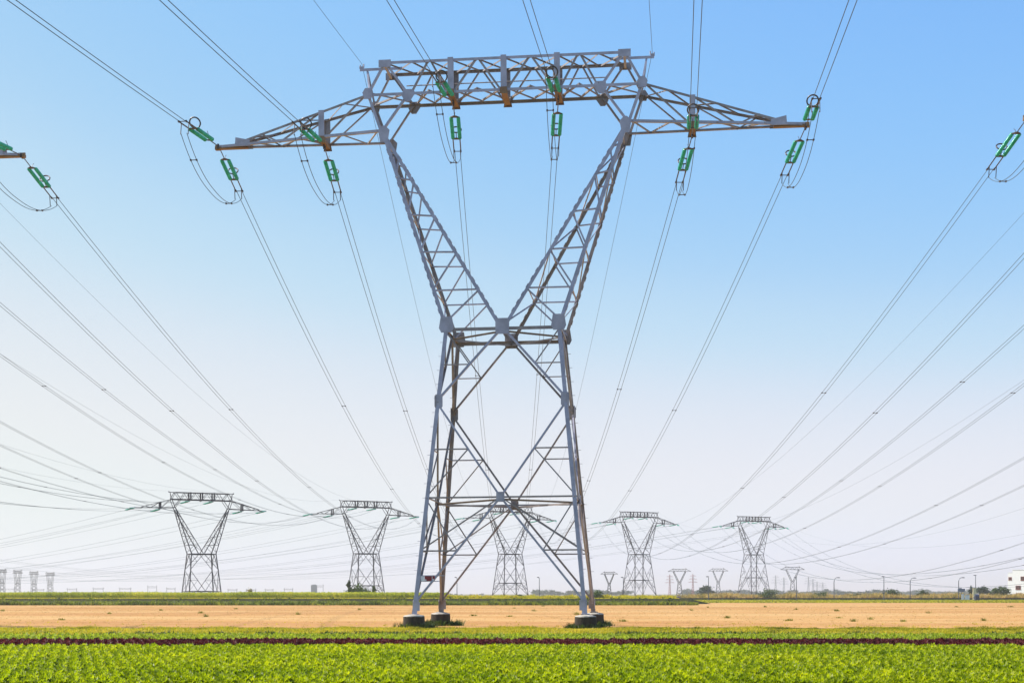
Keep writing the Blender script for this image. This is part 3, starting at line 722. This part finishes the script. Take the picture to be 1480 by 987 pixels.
tag(b.build('tower_block', GREYB, None, ((454 - 740) / F * Y, Y, 0)), 'small grey block tower on the horizon left of the bush', 'building')

# ------------------------------------------------------------------ plants
def rotz(a):
    c, s = np.cos(a), np.sin(a); z = np.zeros_like(a); o = np.ones_like(a)
    return np.stack([np.stack([c, -s, z], -1), np.stack([s, c, z], -1), np.stack([z, z, o], -1)], -2)
def lettuce_template(leaves, nu, nv, seed, rad=.195, hgt=.25):
    """rosette of wavy cupped leaves -> (nquads*4,3)"""
    g = np.random.default_rng(seed); quads = []
    for k in range(leaves):
        fz = k / leaves; az = k * 2.399 + g.uniform(-.2, .2)
        ln = rad * (.46 - .12 * fz) * g.uniform(.8, 1.2); tilt = .3 + .95 * fz + g.uniform(-.25, .25); wd = ln * g.uniform(.7, 1.0); r0 = rad * .72 * (1 - fz) ** .7 * g.uniform(.5, 1.1)
        us = np.linspace(0, 1, nu + 1); vs_ = np.linspace(-1, 1, nv + 1); P = np.zeros((nu + 1, nv + 1, 3))
        ph = g.uniform(0, 6)
        for a, u in enumerate(us):
            cur = tilt - .9 * u * (1 - fz * .6)
            r = r0 + ln * u * math.cos(tilt - .45 * u); zz = ln * 1.25 * u * math.sin(max(tilt - .35 * u, .1)) + .02 + fz ** .7 * hgt * .55
            for c, v in enumerate(vs_):
                w_ = wd * (.35 + .65 * math.sin(math.pi * min(1, .12 + .75 * u))) * v
                cup = abs(v) ** 2 * ln * .3 * (.4 + fz) + math.sin(v * 8 + ph) * .03 * u + math.sin(u * 10 + ph + v * 4) * .018
                P[a, c] = (r + g.uniform(-.006, .006), w_, zz + cup)
        ca, sa = math.cos(az), math.sin(az); Q = P.copy(); Q[..., 0] = P[..., 0] * ca - P[..., 1] * sa; Q[..., 1] = P[..., 0] * sa + P[..., 1] * ca
        for a in range(nu):
            for c in range(nv): quads.append([Q[a, c], Q[a + 1, c], Q[a + 1, c + 1], Q[a, c + 1]])
    return np.array(quads).reshape(-1, 3)
def scatter(templates, pos, scale, rnd, tilt=.0):
    out = []; rr = []
    idx = RNG.integers(0, len(templates), len(pos)); ang = RNG.uniform(0, 6.283, len(pos))
    for k, tpl in enumerate(templates):
        s = np.where(idx == k)[0]
        if not len(s): continue
        M = rotz(ang[s]) * (np.asarray(scale)[s])[:, None, None]
        v = np.einsum('nij,kj->nki', M, tpl) + pos[s][:, None, :]
        out.append(v.reshape(-1, 3)); rr.append(np.repeat(rnd[s], len(tpl) // 4) * .6 + RNG.random(len(s) * (len(tpl) // 4)) * .5)
    return np.concatenate(out), np.concatenate(rr)
def rows(y0, y1, sp, gap, ang=-17.0):
    """square planting, rows running away from the camera at a slight angle"""
    a = R(ang); m_ = 60; g1 = np.arange(-m_, m_, sp); g2 = np.arange(0, 110, gap); xx, yy = np.meshgrid(g1, g2)
    xx = xx.ravel() + RNG.normal(0, .045, xx.size); yy = yy.ravel() + RNG.normal(0, .085, yy.size)
    x = xx * math.cos(a) + yy * math.sin(a); y = yy * math.cos(a) - xx * math.sin(a)
    k = (y > y0) & (y < y1) & (np.abs(x) < .372 * y + 2.5)
    return np.stack([x[k], y[k], np.full(k.sum(), .004)], -1)
hi = [lettuce_template(84, 2, 3, s) for s in range(5)]
mid_ = [lettuce_template(62, 1, 2, s + 20) for s in range(6)]
low = [lettuce_template(16, 1, 2, s + 40) for s in range(6)]
G = rows(33.2, 58.3, .345, .30)
G = G[RNG.random(len(G)) > .05]
order = np.argsort(G[:, 1]); G = G[order]
inside = np.abs(G[:, 0]) < .362 * G[:, 1] + .2
near_i = np.where(inside)[0][:300]; msk = np.ones(len(G), bool); msk[near_i] = False
hm = []
for tpl in hi: hm.append(big_mesh('lettuce', tpl, LETTUCE, 4, .25 + .5 * RNG.random(len(tpl) // 4)))
for k, i in enumerate(near_i):
    o = link('lettuce', hm[k % 5]); o.location = G[i]; s = random.uniform(.85, 1.2); o.scale = (s, s, s * random.uniform(.85, 1.15)); o.rotation_euler.z = random.uniform(0, 6.28)
    tag(o, 'bright green lettuce head in the nearest rows along the bottom edge', 'lettuce', 'nearest lettuce heads')
rest = G[msk]
v, r_ = scatter(mid_, rest, RNG.uniform(.8, 1.25, len(rest)), RNG.random(len(rest)))
tag(link('green_lettuce_field', big_mesh('green_lettuce_field', v, LETTUCE, 4, r_)), 'dense rows of bright green lettuce filling the foreground', 'lettuce crop', kind='stuff')
Rr = rows(58.5, 65.3, .33, .3)
v, r_ = scatter(mid_, Rr, RNG.uniform(.8, 1.3, len(Rr)), RNG.random(len(Rr)))
tag(link('red_lettuce_strip', big_mesh('red_lettuce_strip', v, REDLET, 4, r_)), 'narrow strip of dark red lettuce crossing the field', 'lettuce crop', kind='stuff')
Rr = rows(65.6, 75.6, .36, .34)
v, r_ = scatter(low, Rr, RNG.uniform(.8, 1.2, len(Rr)), RNG.random(len(Rr)))
tag(link('pale_lettuce_strip', big_mesh('pale_lettuce_strip', v, LETTUCE2, 4, r_)), 'pale green lettuce strip between red lettuce and grass verge', 'lettuce crop', kind='stuff')

def blades(pos, h, nb, spread, width, rnd=None):
    """tufts: nb bent blades (2 quads... as one quad + tip) at each position"""
    n = len(pos); P = np.repeat(pos, nb, 0); H = np.repeat(h, nb) * RNG.uniform(.5, 1.1, n * nb)
    a = RNG.uniform(0, 6.283, n * nb); d = np.stack([np.cos(a), np.sin(a), np.zeros_like(a)], -1); s = np.stack([-np.sin(a), np.cos(a), np.zeros_like(a)], -1)
    base = P + d * (RNG.uniform(0, 1, n * nb)[:, None] * np.repeat(spread, nb)[:, None] if hasattr(spread, '__len__') else RNG.uniform(0, spread, n * nb)[:, None])
    lean = RNG.uniform(.1, .75, n * nb)[:, None] * H[:, None]; w = (RNG.uniform(.6, 1.3, n * nb) * width)[:, None]
    top = base + d * lean + np.array([0, 0, 1]) * H[:, None] * .95; md = base + d * lean * .35 + np.array([0, 0, 1]) * H[:, None] * .55
    q1 = np.stack([base - s * w * .5, base + s * w * .5, md + s * w * .45, md - s * w * .45], 1)
    q2 = np.stack([md - s * w * .45, md + s * w * .45, top + s * w * .08, top - s * w * .08], 1)
    v = np.concatenate([q1, q2], 0).reshape(-1, 3); r = np.repeat(RNG.random(n) if rnd is None else rnd, nb)
    return v, np.concatenate([r, r])
def smooth_field(x, y, sc, seed):
    g = np.random.default_rng(seed); out = np.zeros_like(x)
    for k in range(8):
        a, ph, f = g.uniform(0, 6.28), g.uniform(0, 6.28), g.uniform(.5, 2.2) / sc; out += np.sin((x * math.cos(a) * f + y * math.sin(a) * f * 1.6) * 6.28 + ph)
    return out / 8 * 1.6
def region(n, x0, x1, y0, y1): return np.stack([RNG.uniform(x0, x1, n), RNG.uniform(y0, y1, n), np.zeros(n)], -1)
# verge grass round the footings
p = region(60000, -42, 42, 76.4, 95.5); edge = smooth_field(p[:, 0], p[:, 1] * 0, 9, 3)
p = p[(p[:, 1] < 93.2 + edge * 2.0)]; hgt = .13 + .14 * np.clip(smooth_field(p[:, 0], p[:, 1], 5, 4) + .3, 0, 1.3); hgt *= np.where(p[:, 1] < 77.5, .7, 1)
v, r_ = blades(p, hgt, 7, .16, .03)
tag(link('verge_grass', big_mesh('verge_grass', v, GRASS, 4, r_)), 'ragged yellow green grass verge below the big pylon', 'grass', kind='stuff')
p = region(5200, -52, 52, 92, 122); q_ = RNG.random(len(p)); p = p[q_ < np.exp(-(p[:, 1] - 92) / 8) * np.clip(.5 + smooth_field(p[:, 0] * .35, p[:, 1], 6, 15), 0, 1)]
v, r_ = blades(p, RNG.uniform(.05, .16, len(p)), 6, .3, .035, RNG.uniform(.3, 1, len(p)))
tag(link('field_edge_grass', big_mesh('field_edge_grass', v, GRASS, 4, r_)), 'sparse yellow grass thinning out into the dry field', 'grass', kind='stuff')
# darker tall weeds along the front edge of the verge and round the footings
p = region(2000, -42, 42, 76.3, 79.5); p = p[smooth_field(p[:, 0], p[:, 1] * .3, 7, 9) > .02]
extra = []
for sx in (-1, 1):
    for sy in (-1, 1):
        q = att(MAIN, sx * 5.55, 0, sy * 5.55); a = RNG.uniform(0, 6.28, 90); rr = .72 + np.abs(RNG.normal(0, .25, 90)); e = np.stack([q.x + np.cos(a) * rr + .3 * (a < 1), q.y + np.sin(a) * rr, 0 * a], -1); extra.append(e)
n0 = len(p); p = np.concatenate([p] + extra); hw = RNG.uniform(.22, .55, len(p)); hw[:n0] = RNG.uniform(.16, .36, n0); v, r_ = blades(p, hw, 12, .25, .045)
tag(link('tall_weeds', big_mesh('tall_weeds', v, BUSH, 4, r_)), 'dark green weeds along the verge and round the footings', 'weeds', kind='stuff')
# stubble on the dry field
p = region(52000, -150, 150, 93, 290); p = p[np.abs(p[:, 0]) < .39 * p[:, 1]]
v, r_ = blades(p, RNG.uniform(.03, .09, len(p)), 4, .2, .03)
tag(link('dry_stubble', big_mesh('dry_stubble', v, leaf('straw stubble', [(.1, (.24, .15, .05)), (.5, (.46, .30, .11)), (.9, (.66, .5, .23))], .3, 1.1, patch=.08), 4, r_)), 'thin straw stubble over the dry ochre field', 'stubble', kind='stuff')
# single weed tufts on the dry field
def gy(v): return CAM_H * F / (v - 858)
wl = [(291, 886), (298, 891), (160, 887), (341, 880), (233, 882), (5, 883), (684, 890), (743, 879), (785, 876), (772, 883), (737, 891), (835, 888), (900, 898), (1000, 882), (1023, 878), (1106, 877), (1141, 897), (1210, 883), (1212, 893), (1258, 895), (1235, 898), (1341, 886), (1383, 877), (1462, 877), (1304, 898), (1150, 881), (1050, 893), (1420, 897), (430, 888), (520, 881), (90, 896)]
for k, (u, vv) in enumerate(wl):
    Y = gy(vv); X_ = (u - 740) / F * Y; n = random.randint(3, 6)
    pp = np.stack([RNG.normal(0, .13, n), RNG.normal(0, .16, n), np.zeros(n)], -1); v, r_ = blades(pp, RNG.uniform(.12, .34, n) * (1.2 if Y > 150 else 1), 11, .3, .05)
    o = link('weed_tuft', big_mesh('weed_tuft', v, WEED, 4, r_)); o.location = (X_, Y, .012)
    tag(o, 'small weed tuft on the bare ochre field', 'weed', 'weed tufts on the dry field')
# bank weeds in front of the terrace
def xr(u0, u1, y): return (u0 - 740) / F * y, (u1 - 740) / F * y
x0, x1 = -125, 38
p = region(9000, x0, x1, 290, 321); hb = np.clip(.66 + .42 * smooth_field(p[:, 0], p[:, 1], 14, 12), .25, 1.15)
v1, r1 = blades(p, hb, 14, .5, .16)
p = region(1500, x0, x1, 322, 325.6); p = p[smooth_field(p[:, 0], p[:, 1] * 0, 11, 44) > -.1]; p[:, 2] = (p[:, 1] - 322) / 3.5 * 1.22; v0, r0 = blades(p, RNG.uniform(.15, .45, len(p)), 10, .4, .14); v1 = np.concatenate([v1, v0]); r1 = np.concatenate([r1, r0])
tag(link('bank_weeds', big_mesh('bank_weeds', v1, BANKG, 4, r1)), 'weedy green bank along the far edge of the dry field', 'weeds', kind='stuff')
p = region(7000, x0, x1, 326, 352); p[:, 2] = 1.25; v2, r2 = blades(p, RNG.uniform(.1, .24, len(p)), 9, .4, .12, RNG.uniform(.3, .8, len(p)))
tag(link('terrace_grass', big_mesh('terrace_grass', v2, GRASS, 4, r2)), 'thin bright strip of grass in front of the maize', 'grass', kind='stuff')
# maize on the terrace
def plants(pos, h, leaves, ln, w, droop):
    n = len(pos); P = np.repeat(pos, leaves, 0); H = np.repeat(h, leaves); f = np.tile(np.linspace(.15, .95, leaves), n); a = RNG.uniform(0, 6.283, n * leaves)
    d = np.stack([np.cos(a), np.sin(a), 0 * a], -1); s = np.stack([-np.sin(a), np.cos(a), 0 * a], -1); L = (ln * RNG.uniform(.7, 1.2, n * leaves) * (1.1 - .5 * f))[:, None]
    b0 = P + np.array([0, 0, 1]) * (H * f)[:, None]; m1 = b0 + d * L * .5 + np.array([0, 0, 1]) * L * .35; e1 = b0 + d * L + np.array([0, 0, 1]) * L * (.35 - droop * RNG.uniform(.3, 1, (n * leaves, 1)))
    q1 = np.stack([b0 - s * w * .3, b0 + s * w * .3, m1 + s * w * .5, m1 - s * w * .5], 1); q2 = np.stack([m1 - s * w * .5, m1 + s * w * .5, e1 + s * w * .1, e1 - s * w * .1], 1)
    st = np.array([.03, 0, 0]); t_ = pos + np.array([0, 0, 1]) * h[:, None]; q3 = np.stack([pos - st, pos + st, t_ + st * .4, t_ - st * .4], 1)
    rn = RNG.random(n); return np.concatenate([q1, q2, q3]).reshape(-1, 3), np.concatenate([np.repeat(rn, leaves), np.repeat(rn, leaves), rn])
pos = np.concatenate([np.stack([np.arange(-150, -16, .26), np.full(len(np.arange(-150, -16, .26)), y), np.full(len(np.arange(-150, -16, .26)), 1.27)], -1) for y in np.arange(353, 360, .75)])
pos[:, :2] += RNG.normal(0, .06, (len(pos), 2)); hh = 1.35 + .14 * smooth_field(pos[:, 0], pos[:, 1], 25, 5) + RNG.normal(0, .1, len(pos))
v, r_ = plants(pos, hh, 9, .75, .1, .8)
tag(link('maize_field', big_mesh('maize_field', v, CORN, 4, r_)), 'long low field of green maize on the terrace at left', 'maize', kind='stuff')
# lower rough growth that follows the maize to the right
p = region(2600, -17, 40, 345, 360); p[:, 2] = 1.25; v, r_ = blades(p, np.clip(.55 + .5 * smooth_field(p[:, 0], p[:, 1], 9, 21), .15, 1.3), 14, .4, .14, RNG.uniform(.1, 1, len(p)))
tag(link('rough_grass', big_mesh('rough_grass', v, GRASS, 4, r_)), 'rough grass on the terrace behind the big pylon', 'grass', kind='stuff')
p = region(7000, 40, 215, 374, 512); p = p[np.abs(p[:, 0]) < .37 * p[:, 1] + 5]; v, r_ = blades(p, RNG.uniform(.15, .4, len(p)), 10, .8, .25, RNG.uniform(0, .6, len(p)))
tag(link('roadside_tufts', big_mesh('roadside_tufts', v, GRASS, 4, r_)), 'green roadside grass strip behind the dry field at right', 'grass', kind='stuff')

def leaf_cloud(c, rad, n, sz, rng, flat=1.0):
    """leaf quads in clumps filling an ellipsoid with an uneven outline"""
    k = max(6, n // 60); cc = rng.normal(0, .5, (k, 3)); nn = np.linalg.norm(cc, axis=1)[:, None]; cc = cc / np.maximum(nn, .85) * rng.uniform(.5, 1, (k, 1)) ** .5
    i = rng.integers(0, k, n); p = cc[i] * .8 + rng.normal(0, .17, (n, 3)); p = p * np.array(rad) + np.array(c)
    a = rng.normal(0, 1, (n, 3)); a /= np.linalg.norm(a, axis=1)[:, None]; b = np.cross(a, rng.normal(0, 1, (n, 3))); b /= np.linalg.norm(b, axis=1)[:, None]
    s = (sz * rng.uniform(.6, 1.3, n))[:, None]; v = np.stack([p - a * s, p + b * s * .6, p + a * s, p - b * s * .6], 1)
    return v.reshape(-1, 3), rng.random(k)[i] * .7 + rng.random(n) * .3
def bush(u, Y, w, h, mt_, label, group=None, name='bush', n=900, z=0, trunk=False, seed=1, cat='bush'):
    g = np.random.default_rng(seed); X_ = (u - 740) / F * Y; root = empty(name, (X_, Y, z))
    v, r_ = leaf_cloud((0, 0, h * (.6 if trunk else .48)), (w / 2, w / 2.2, h * (.46 if trunk else .55)), n, max(.12, h * .07), g)
    v[:, 2] = np.maximum(v[:, 2], .02)
    link('crown', big_mesh('crown', v, mt_, 4, r_), root)
    b = MB(); b.tube([(0, 0, -.05), (.03, .02, h * .3), (.0, .05, h * .62)], [h * .035, h * .025, h * .008], 7)
    for k in range(4): a = k * 1.6; b.tube([(0.01, .01, h * .25), (math.cos(a) * w * .2, math.sin(a) * w * .2, h * .55)], [h * .015, h * .005], 5)
    b.build('trunk', BARK, root); return tag(root, label, cat, group)
bush(520, 420, 8.6, 5.0, BUSH, 'green bush at the foot of the second distant pylon', z=0, seed=3, n=1300)
bush(504, 415, 1.7, 5.7, BUSH, 'slim pointed young tree left of the green bush', seed=4, n=300, name='young_tree', trunk=True, cat='tree')
bush(541, 425, 1.6, 5.0, BUSH, 'slim young tree right of the green bush', seed=5, n=260, name='young_tree', trunk=True, cat='tree')
bush(360, 520, 3.2, 4.4, DRY, 'small yellowish bush right of the leftmost distant pylon', seed=6, n=300)
bush(752, 360, 3.4, 1.3, BUSH, 'low dark bush seen between the legs of the big pylon', z=1.25, seed=7, n=500)
bush(861, 345, 4.6, 3.2, BUSH, 'dark round bush behind the right footings of the big pylon', seed=8, n=900)
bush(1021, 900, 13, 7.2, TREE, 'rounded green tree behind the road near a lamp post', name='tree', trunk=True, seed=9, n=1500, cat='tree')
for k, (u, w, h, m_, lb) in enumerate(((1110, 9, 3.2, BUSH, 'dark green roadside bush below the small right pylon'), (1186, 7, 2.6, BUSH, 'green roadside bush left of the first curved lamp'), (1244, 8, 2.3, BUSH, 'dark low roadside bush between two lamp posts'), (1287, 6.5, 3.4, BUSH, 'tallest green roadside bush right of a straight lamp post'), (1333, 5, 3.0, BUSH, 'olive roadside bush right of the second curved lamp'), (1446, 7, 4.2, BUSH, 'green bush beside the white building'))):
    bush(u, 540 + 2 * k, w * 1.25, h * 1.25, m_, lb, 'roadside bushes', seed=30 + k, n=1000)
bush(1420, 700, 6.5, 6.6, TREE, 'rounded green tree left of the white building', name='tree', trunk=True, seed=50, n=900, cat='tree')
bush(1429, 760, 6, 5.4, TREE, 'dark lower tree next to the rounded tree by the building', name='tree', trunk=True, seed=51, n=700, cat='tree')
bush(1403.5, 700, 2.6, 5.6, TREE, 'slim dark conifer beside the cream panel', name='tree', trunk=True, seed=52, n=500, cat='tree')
# dry scrub behind the road
p = region(4200, 66, 235, 536, 566); p = p[np.abs(p[:, 0]) < .37 * p[:, 1] + 4]; v, r_ = blades(p, np.clip(2.0 + 1.3 * smooth_field(p[:, 0], p[:, 1], 16, 31), .6, 3.6), 16, .8, .2)
tag(link('dry_scrub', big_mesh('dry_scrub', v, DRY, 4, r_)), 'belt of dry brown grass and scrub behind the road at right', 'scrub', kind='stuff')
# wooded ridge far away
vs_, rs_ = [], []
g = np.random.default_rng(77)
for (u0, u1, Y, h0, n) in ((775, 905, 2300, 11, 60), (985, 1215, 2500, 12, 110), (1205, 1300, 2100, 9, 50), (1290, 1480, 2900, 14, 110), (640, 700, 3000, 4, 12), (1480, 1640, 2600, 13, 60)):
    for k in range(n):
        u = g.uniform(u0, u1); h = h0 * g.uniform(.55, 1.0) * (.55 + .45 * abs(math.sin(u * .045 + 1)) + .1); Yk = Y + g.uniform(-60, 60)
        v, r_ = leaf_cloud(((u - 740) / F * Yk, Yk, h * .45), (h * 1.3, h * .7, h * .5), 200, 1.2, g); vs_.append(v); rs_.append(r_)
tag(link('far_woodland', big_mesh('far_woodland', np.concatenate(vs_), TREE, 4, np.concatenate(rs_))), 'bluish wooded ridge along the right horizon', 'woodland', kind='stuff')

# ------------------------------------------------------------------ roadside things
def lamp(u, base, top, curved, label, flip=1):
    Y = gy(base); Y = min(max(Y, 455), 523); h = (858 - top) / F * Y + CAM_H; X_ = (u - 740) / F * Y
    root = empty('street_lamp', (X_, Y, 0))
    if curved:
        pts = [(0, 0, 0), (0, 0, h * .8)] + [(flip * (1 - math.cos(a)) * 1.1, 0, h * .8 + math.sin(a) * h * .19) for a in (.4, .8, 1.2, 1.5)]
        b = MB(); b.tube(pts, [.17, .14, .12, .11, .1, .09], 7); b.box((0, 0, .5), (.26, .26, 1.0)); b.build('pole', GALV, root)
        b = MB(); b.box((flip * 1.55, 0, h * .985), (1.25, .4, .22)); b.box((flip * 1.6, 0, h * .985 + .14), (.8, .26, .08)); b.build('lamp_head', GALV, root)
    else:
        b = MB(); b.tube([(0, 0, 0), (0, 0, h * .97)], [.17, .1], 7); b.tube([(0, 0, h * .94), (-flip * .35, -.5, h)], .045, 6); b.box((0, 0, .5), (.26, .26, 1.0)); b.build('pole', GALV, root)
        b = MB(); b.box((-flip * .45, -.7, h), (.75, .9, .26)); b.build('lamp_head', GALV, root)
    return tag(root, label, 'street lamp', 'street lamps along the road')
lamp(1205.4, 866, 834, True, 'curved street lamp farthest left of the three curved ones')
lamp(1277.5, 868, 833, False, 'straight street lamp standing between two curved lamps')
lamp(1315.5, 866, 834.5, True, 'middle one of the three curved street lamps')
lamp(1385.5, 866, 834, True, 'curved street lamp beside the bluish panel, rightmost of three')
lamp(1410, 866, 831, False, 'tall straight street lamp beside the cream panel')
lamp(1024, 868, 833, False, 'straight street lamp in front of the rounded tree')
lamp(1151, 868, 834, False, 'straight street lamp in front of the small right pylon')
lamp(779.5, 866, 834, False, 'street lamp seen between the legs of the big pylon')
lamp(901, 868, 834, False, 'thin street lamp left of the fourth distant pylon')
lamp(660.5, 866, 834, False, 'street lamp seen beside the left far leg of the big pylon')
# guardrail
root = empty('guardrail', (150, 521.5, 0)); b = MB()
b.box((0, -.06, .72), (190, .05, .2)); b.box((0, -.03, .55), (190, .05, .14)); b.box((0, -.06, .38), (190, .05, .2)); b.build('rail', RAIL, root)
for k in range(48): b = MB(); b.box((-94 + k * 4, .05, .32), (.1, .14, .66)); b.build('post', RAIL, root)
tag(root, 'long dark guardrail along the road at right', 'guardrail')
# dark roadside hedge under the rail
p = region(2200, 56, 232, 519, 521.2); v, r_ = blades(p, RNG.uniform(.3, .55, len(p)), 10, .4, .16, RNG.uniform(0, .25, len(p)))
tag(link('rail_weeds', big_mesh('rail_weeds', v, BANKG, 4, r_)), 'dark weeds growing along the foot of the guardrail', 'weeds', kind='stuff')
def at(u, Y): return ((u - 740) / F * Y, Y, 0)
# bluish panel on a post, cream panel, utility boxes, navy container
root = empty('billboard', at(1389.5, 512)); b = MB(); b.box((0, 0, 1.6), (.16, .12, 3.2)); b.box((-.0, .1, 3.3), (2.0, .08, .1)); b.build('post', GALV, root)
b = MB(); b.box((0, -.05, 3.75), (2.6, .14, .85)); b.mi = 1; b.box((-.35, -.05, 4.3), (.9, .12, .3)); b.box((0, -.05, 3.1), (2.8, .1, .22)); b.build('panel', [BLUEG, BLUEG], root)
tag(root, 'bluish grey panel on a post beside a curved street lamp', 'sign')
for u, w, h, lb in ((1391.5, .9, 2.3, 'white utility cabinet under the bluish panel, left of two'), (1398, 1.5, 1.9, 'white utility cabinet under the bluish panel, right of two')):
    root = empty('utility_cabinet', at(u, 515)); b = MB(); b.box((0, 0, .1), (w + .1, .7, .2)); b.box((0, 0, h + .04), (w + .08, .68, .08)); b.build('plinth_and_cap', GREYB, root)
    b = MB(); b.box((0, 0, h / 2 + .1), (w, .6, h - .2)); bd = b.build('body', WHITEP, root)
    for s in (-1, 1): b = MB(); b.box((s * w * .235, -.315, h / 2 + .1), (w * .44, .03, h - .4)); b.build('door', WHITEP, bd)
    tag(root, lb, 'cabinet', 'white utility cabinets')
root = empty('cream_panel', at(1408.5, 518)); b = MB(); b.box((0, 0, 2.3), (1.15, .35, 4.3)); b.build('panel', CREAM, root); b = MB(); b.box((0, 0, .08), (1.5, .7, .16)); b.box((0, 0, 4.5), (1.25, .45, .1)); b.box((0, -.19, .9), (1.0, .04, .8)); b.build('base', GREYB, root)
tag(root, 'tall cream totem panel behind the dark blue container', 'sign')
root = empty('container', at(1412, 470)); b = MB(); b.box((0, 0, .98), (1.3, 1.1, 1.55)); b.box((0, -.57, .6), (1.1, .04, .1)); b.build('bin', NAVY, root)
b = MB(); b.add([(-.68, -.6, 1.76), (.68, -.6, 1.76), (.68, .6, 2.0), (-.68, .6, 2.0), (-.66, -.5, 1.9), (.66, -.5, 1.9), (.6, .5, 2.2), (-.6, .5, 2.2)], [(0, 3, 2, 1), (4, 5, 6, 7), (0, 1, 5, 4), (1, 2, 6, 5), (2, 3, 7, 6), (3, 0, 4, 7)]); b.build('lid', NAVY, root)
for sx in (-1, 1):
    for sy in (-1, 1): b = MB(); b.tube([(sx * .5 - .05, sy * .4, .11), (sx * .5 + .05, sy * .4, .11)], .11, 10); b.build('wheel', TYRE, root)
tag(root, 'dark blue wheeled container on the roadside grass', 'container')
# a small vehicle seen end-on by the road
root = empty('parked_car', at(980, 452)); b = MB(); pr = [(-.82, .35), (.82, .35), (.86, .75), (.78, .95), (.62, 1.42), (.5, 1.5), (-.5, 1.5), (-.62, 1.42), (-.78, .95), (-.86, .75)]
n = len(pr); b.add([(x, y, z if y in (-1.2, 1.2) or z < 1 else z) for y in (-2, -1.2, 1.2, 2) for x, z in [(x, min(z, .95) if abs(y) == 2 else z) for x, z in pr]], [(i + k * n, (i + 1) % n + k * n, (i + 1) % n + (k + 1) * n, i + (k + 1) * n) for k in range(3) for i in range(n)] + [tuple(range(n)), tuple(range(4 * n - 1, 3 * n - 1, -1))])
b.build('body', CARD, root); b = MB(); b.plate((0, -1.72, 1.18), (0, -.62, .8), (0, 0, 1), [(-.6, -.26), (.6, -.26), (.5, .3), (-.5, .3)], .03); b.build('window', WINDOW, root); b = MB(); b.box((0, 0, 1.53), (1.0, 2.0, .06)); b.build('roof', WHITEP, root)
for sx in (-1, 1):
    for sy in (-1, 1): b = MB(); b.tube([(sx * .66, sy * 1.3, .32), (sx * .86, sy * 1.3, .32)], .32, 12); b.build('wheel', TYRE, root)
tag(root, 'small dark car with white roof right of the fourth distant pylon', 'car')
# white building at the right edge
root = empty('white_building', at(1456.5, 590), R(-42)); b = MB(); H = 12.1
b.box((1.0, 4, H * .455), (2.0, 8, H * .91)); b.box((17, 4, H / 2), (30, 8, H)); wl_ = b.build('wall', WHITE, root)
b = MB(); b.box((17, 4, H + .09), (30.2, 8.2, .18)); b.box((.95, 4, H * .91 + .07), (1.9, 8.1, .14)); b.build('roof', WHITE, root)
def window(x, z, w, h):
    b = MB(); b.box((x, .02, z), (w, .06, h)); o = b.build('window', WINDOW, root)
    b = MB()
    for s in (-1, 1): b.box((x + s * w / 2, -.03, z), (.09, .1, h + .09))
    b.box((x, -.03, z + h / 2), (w, .1, .09)); b.box((x, -.05, z - h / 2), (w + .2, .18, .1)); b.box((x, -.03, z), (.07, .08, h)); b.build('frame', PINKP, o)
window(1.0, 8.6, 1.3, 1.2)
for x in (6.5, 9.7, 14, 18, 22, 26): window(x, 8.6, 2.1, 1.6)
for x in (4.4, 8.2, 12, 16, 20, 24): window(x, 4.9, 2.1, 1.6)
for x in (4.4, 8.2, 12, 16, 20, 24): window(x, 1.9, 2.1, 1.4)
tag(root, 'white three storey building cut by the right edge', 'building')
fe = empty('picket_fence', at(1455, 560)); b = MB(); b.box((10, 0, 1.5), (20, .06, .1)); b.box((10, 0, .4), (20, .06, .1)); b.build('rail', PINKP, fe)
for k in range(40): b = MB(); b.box((.25 + k * .5, -.06, .95), (.12, .05, 1.8)); b.build('picket', PINKP, fe)
tag(fe, 'brownish fence in front of the white building', 'fence')

# ------------------------------------------------------------------ haze
b = MB(); b.box((0, 2480, 29.5), (7000, 5080, 61)); hz = b.build('haze', None); hz.data.materials.clear()
m = bpy.data.materials.new('air'); m.use_nodes = True; t = m.node_tree; t.nodes.clear()
out = t.nodes.new('ShaderNodeOutputMaterial'); pv = t.nodes.new('ShaderNodeVolumePrincipled'); pv.inputs['Density'].default_value = .00016; pv.inputs['Color'].default_value = (1, .95, .88, 1); pv.inputs['Anisotropy'].default_value = .2
t.links.new(pv.outputs[0], out.inputs['Volume']); hz.data.materials.append(m); tag(hz, kind='stuff')
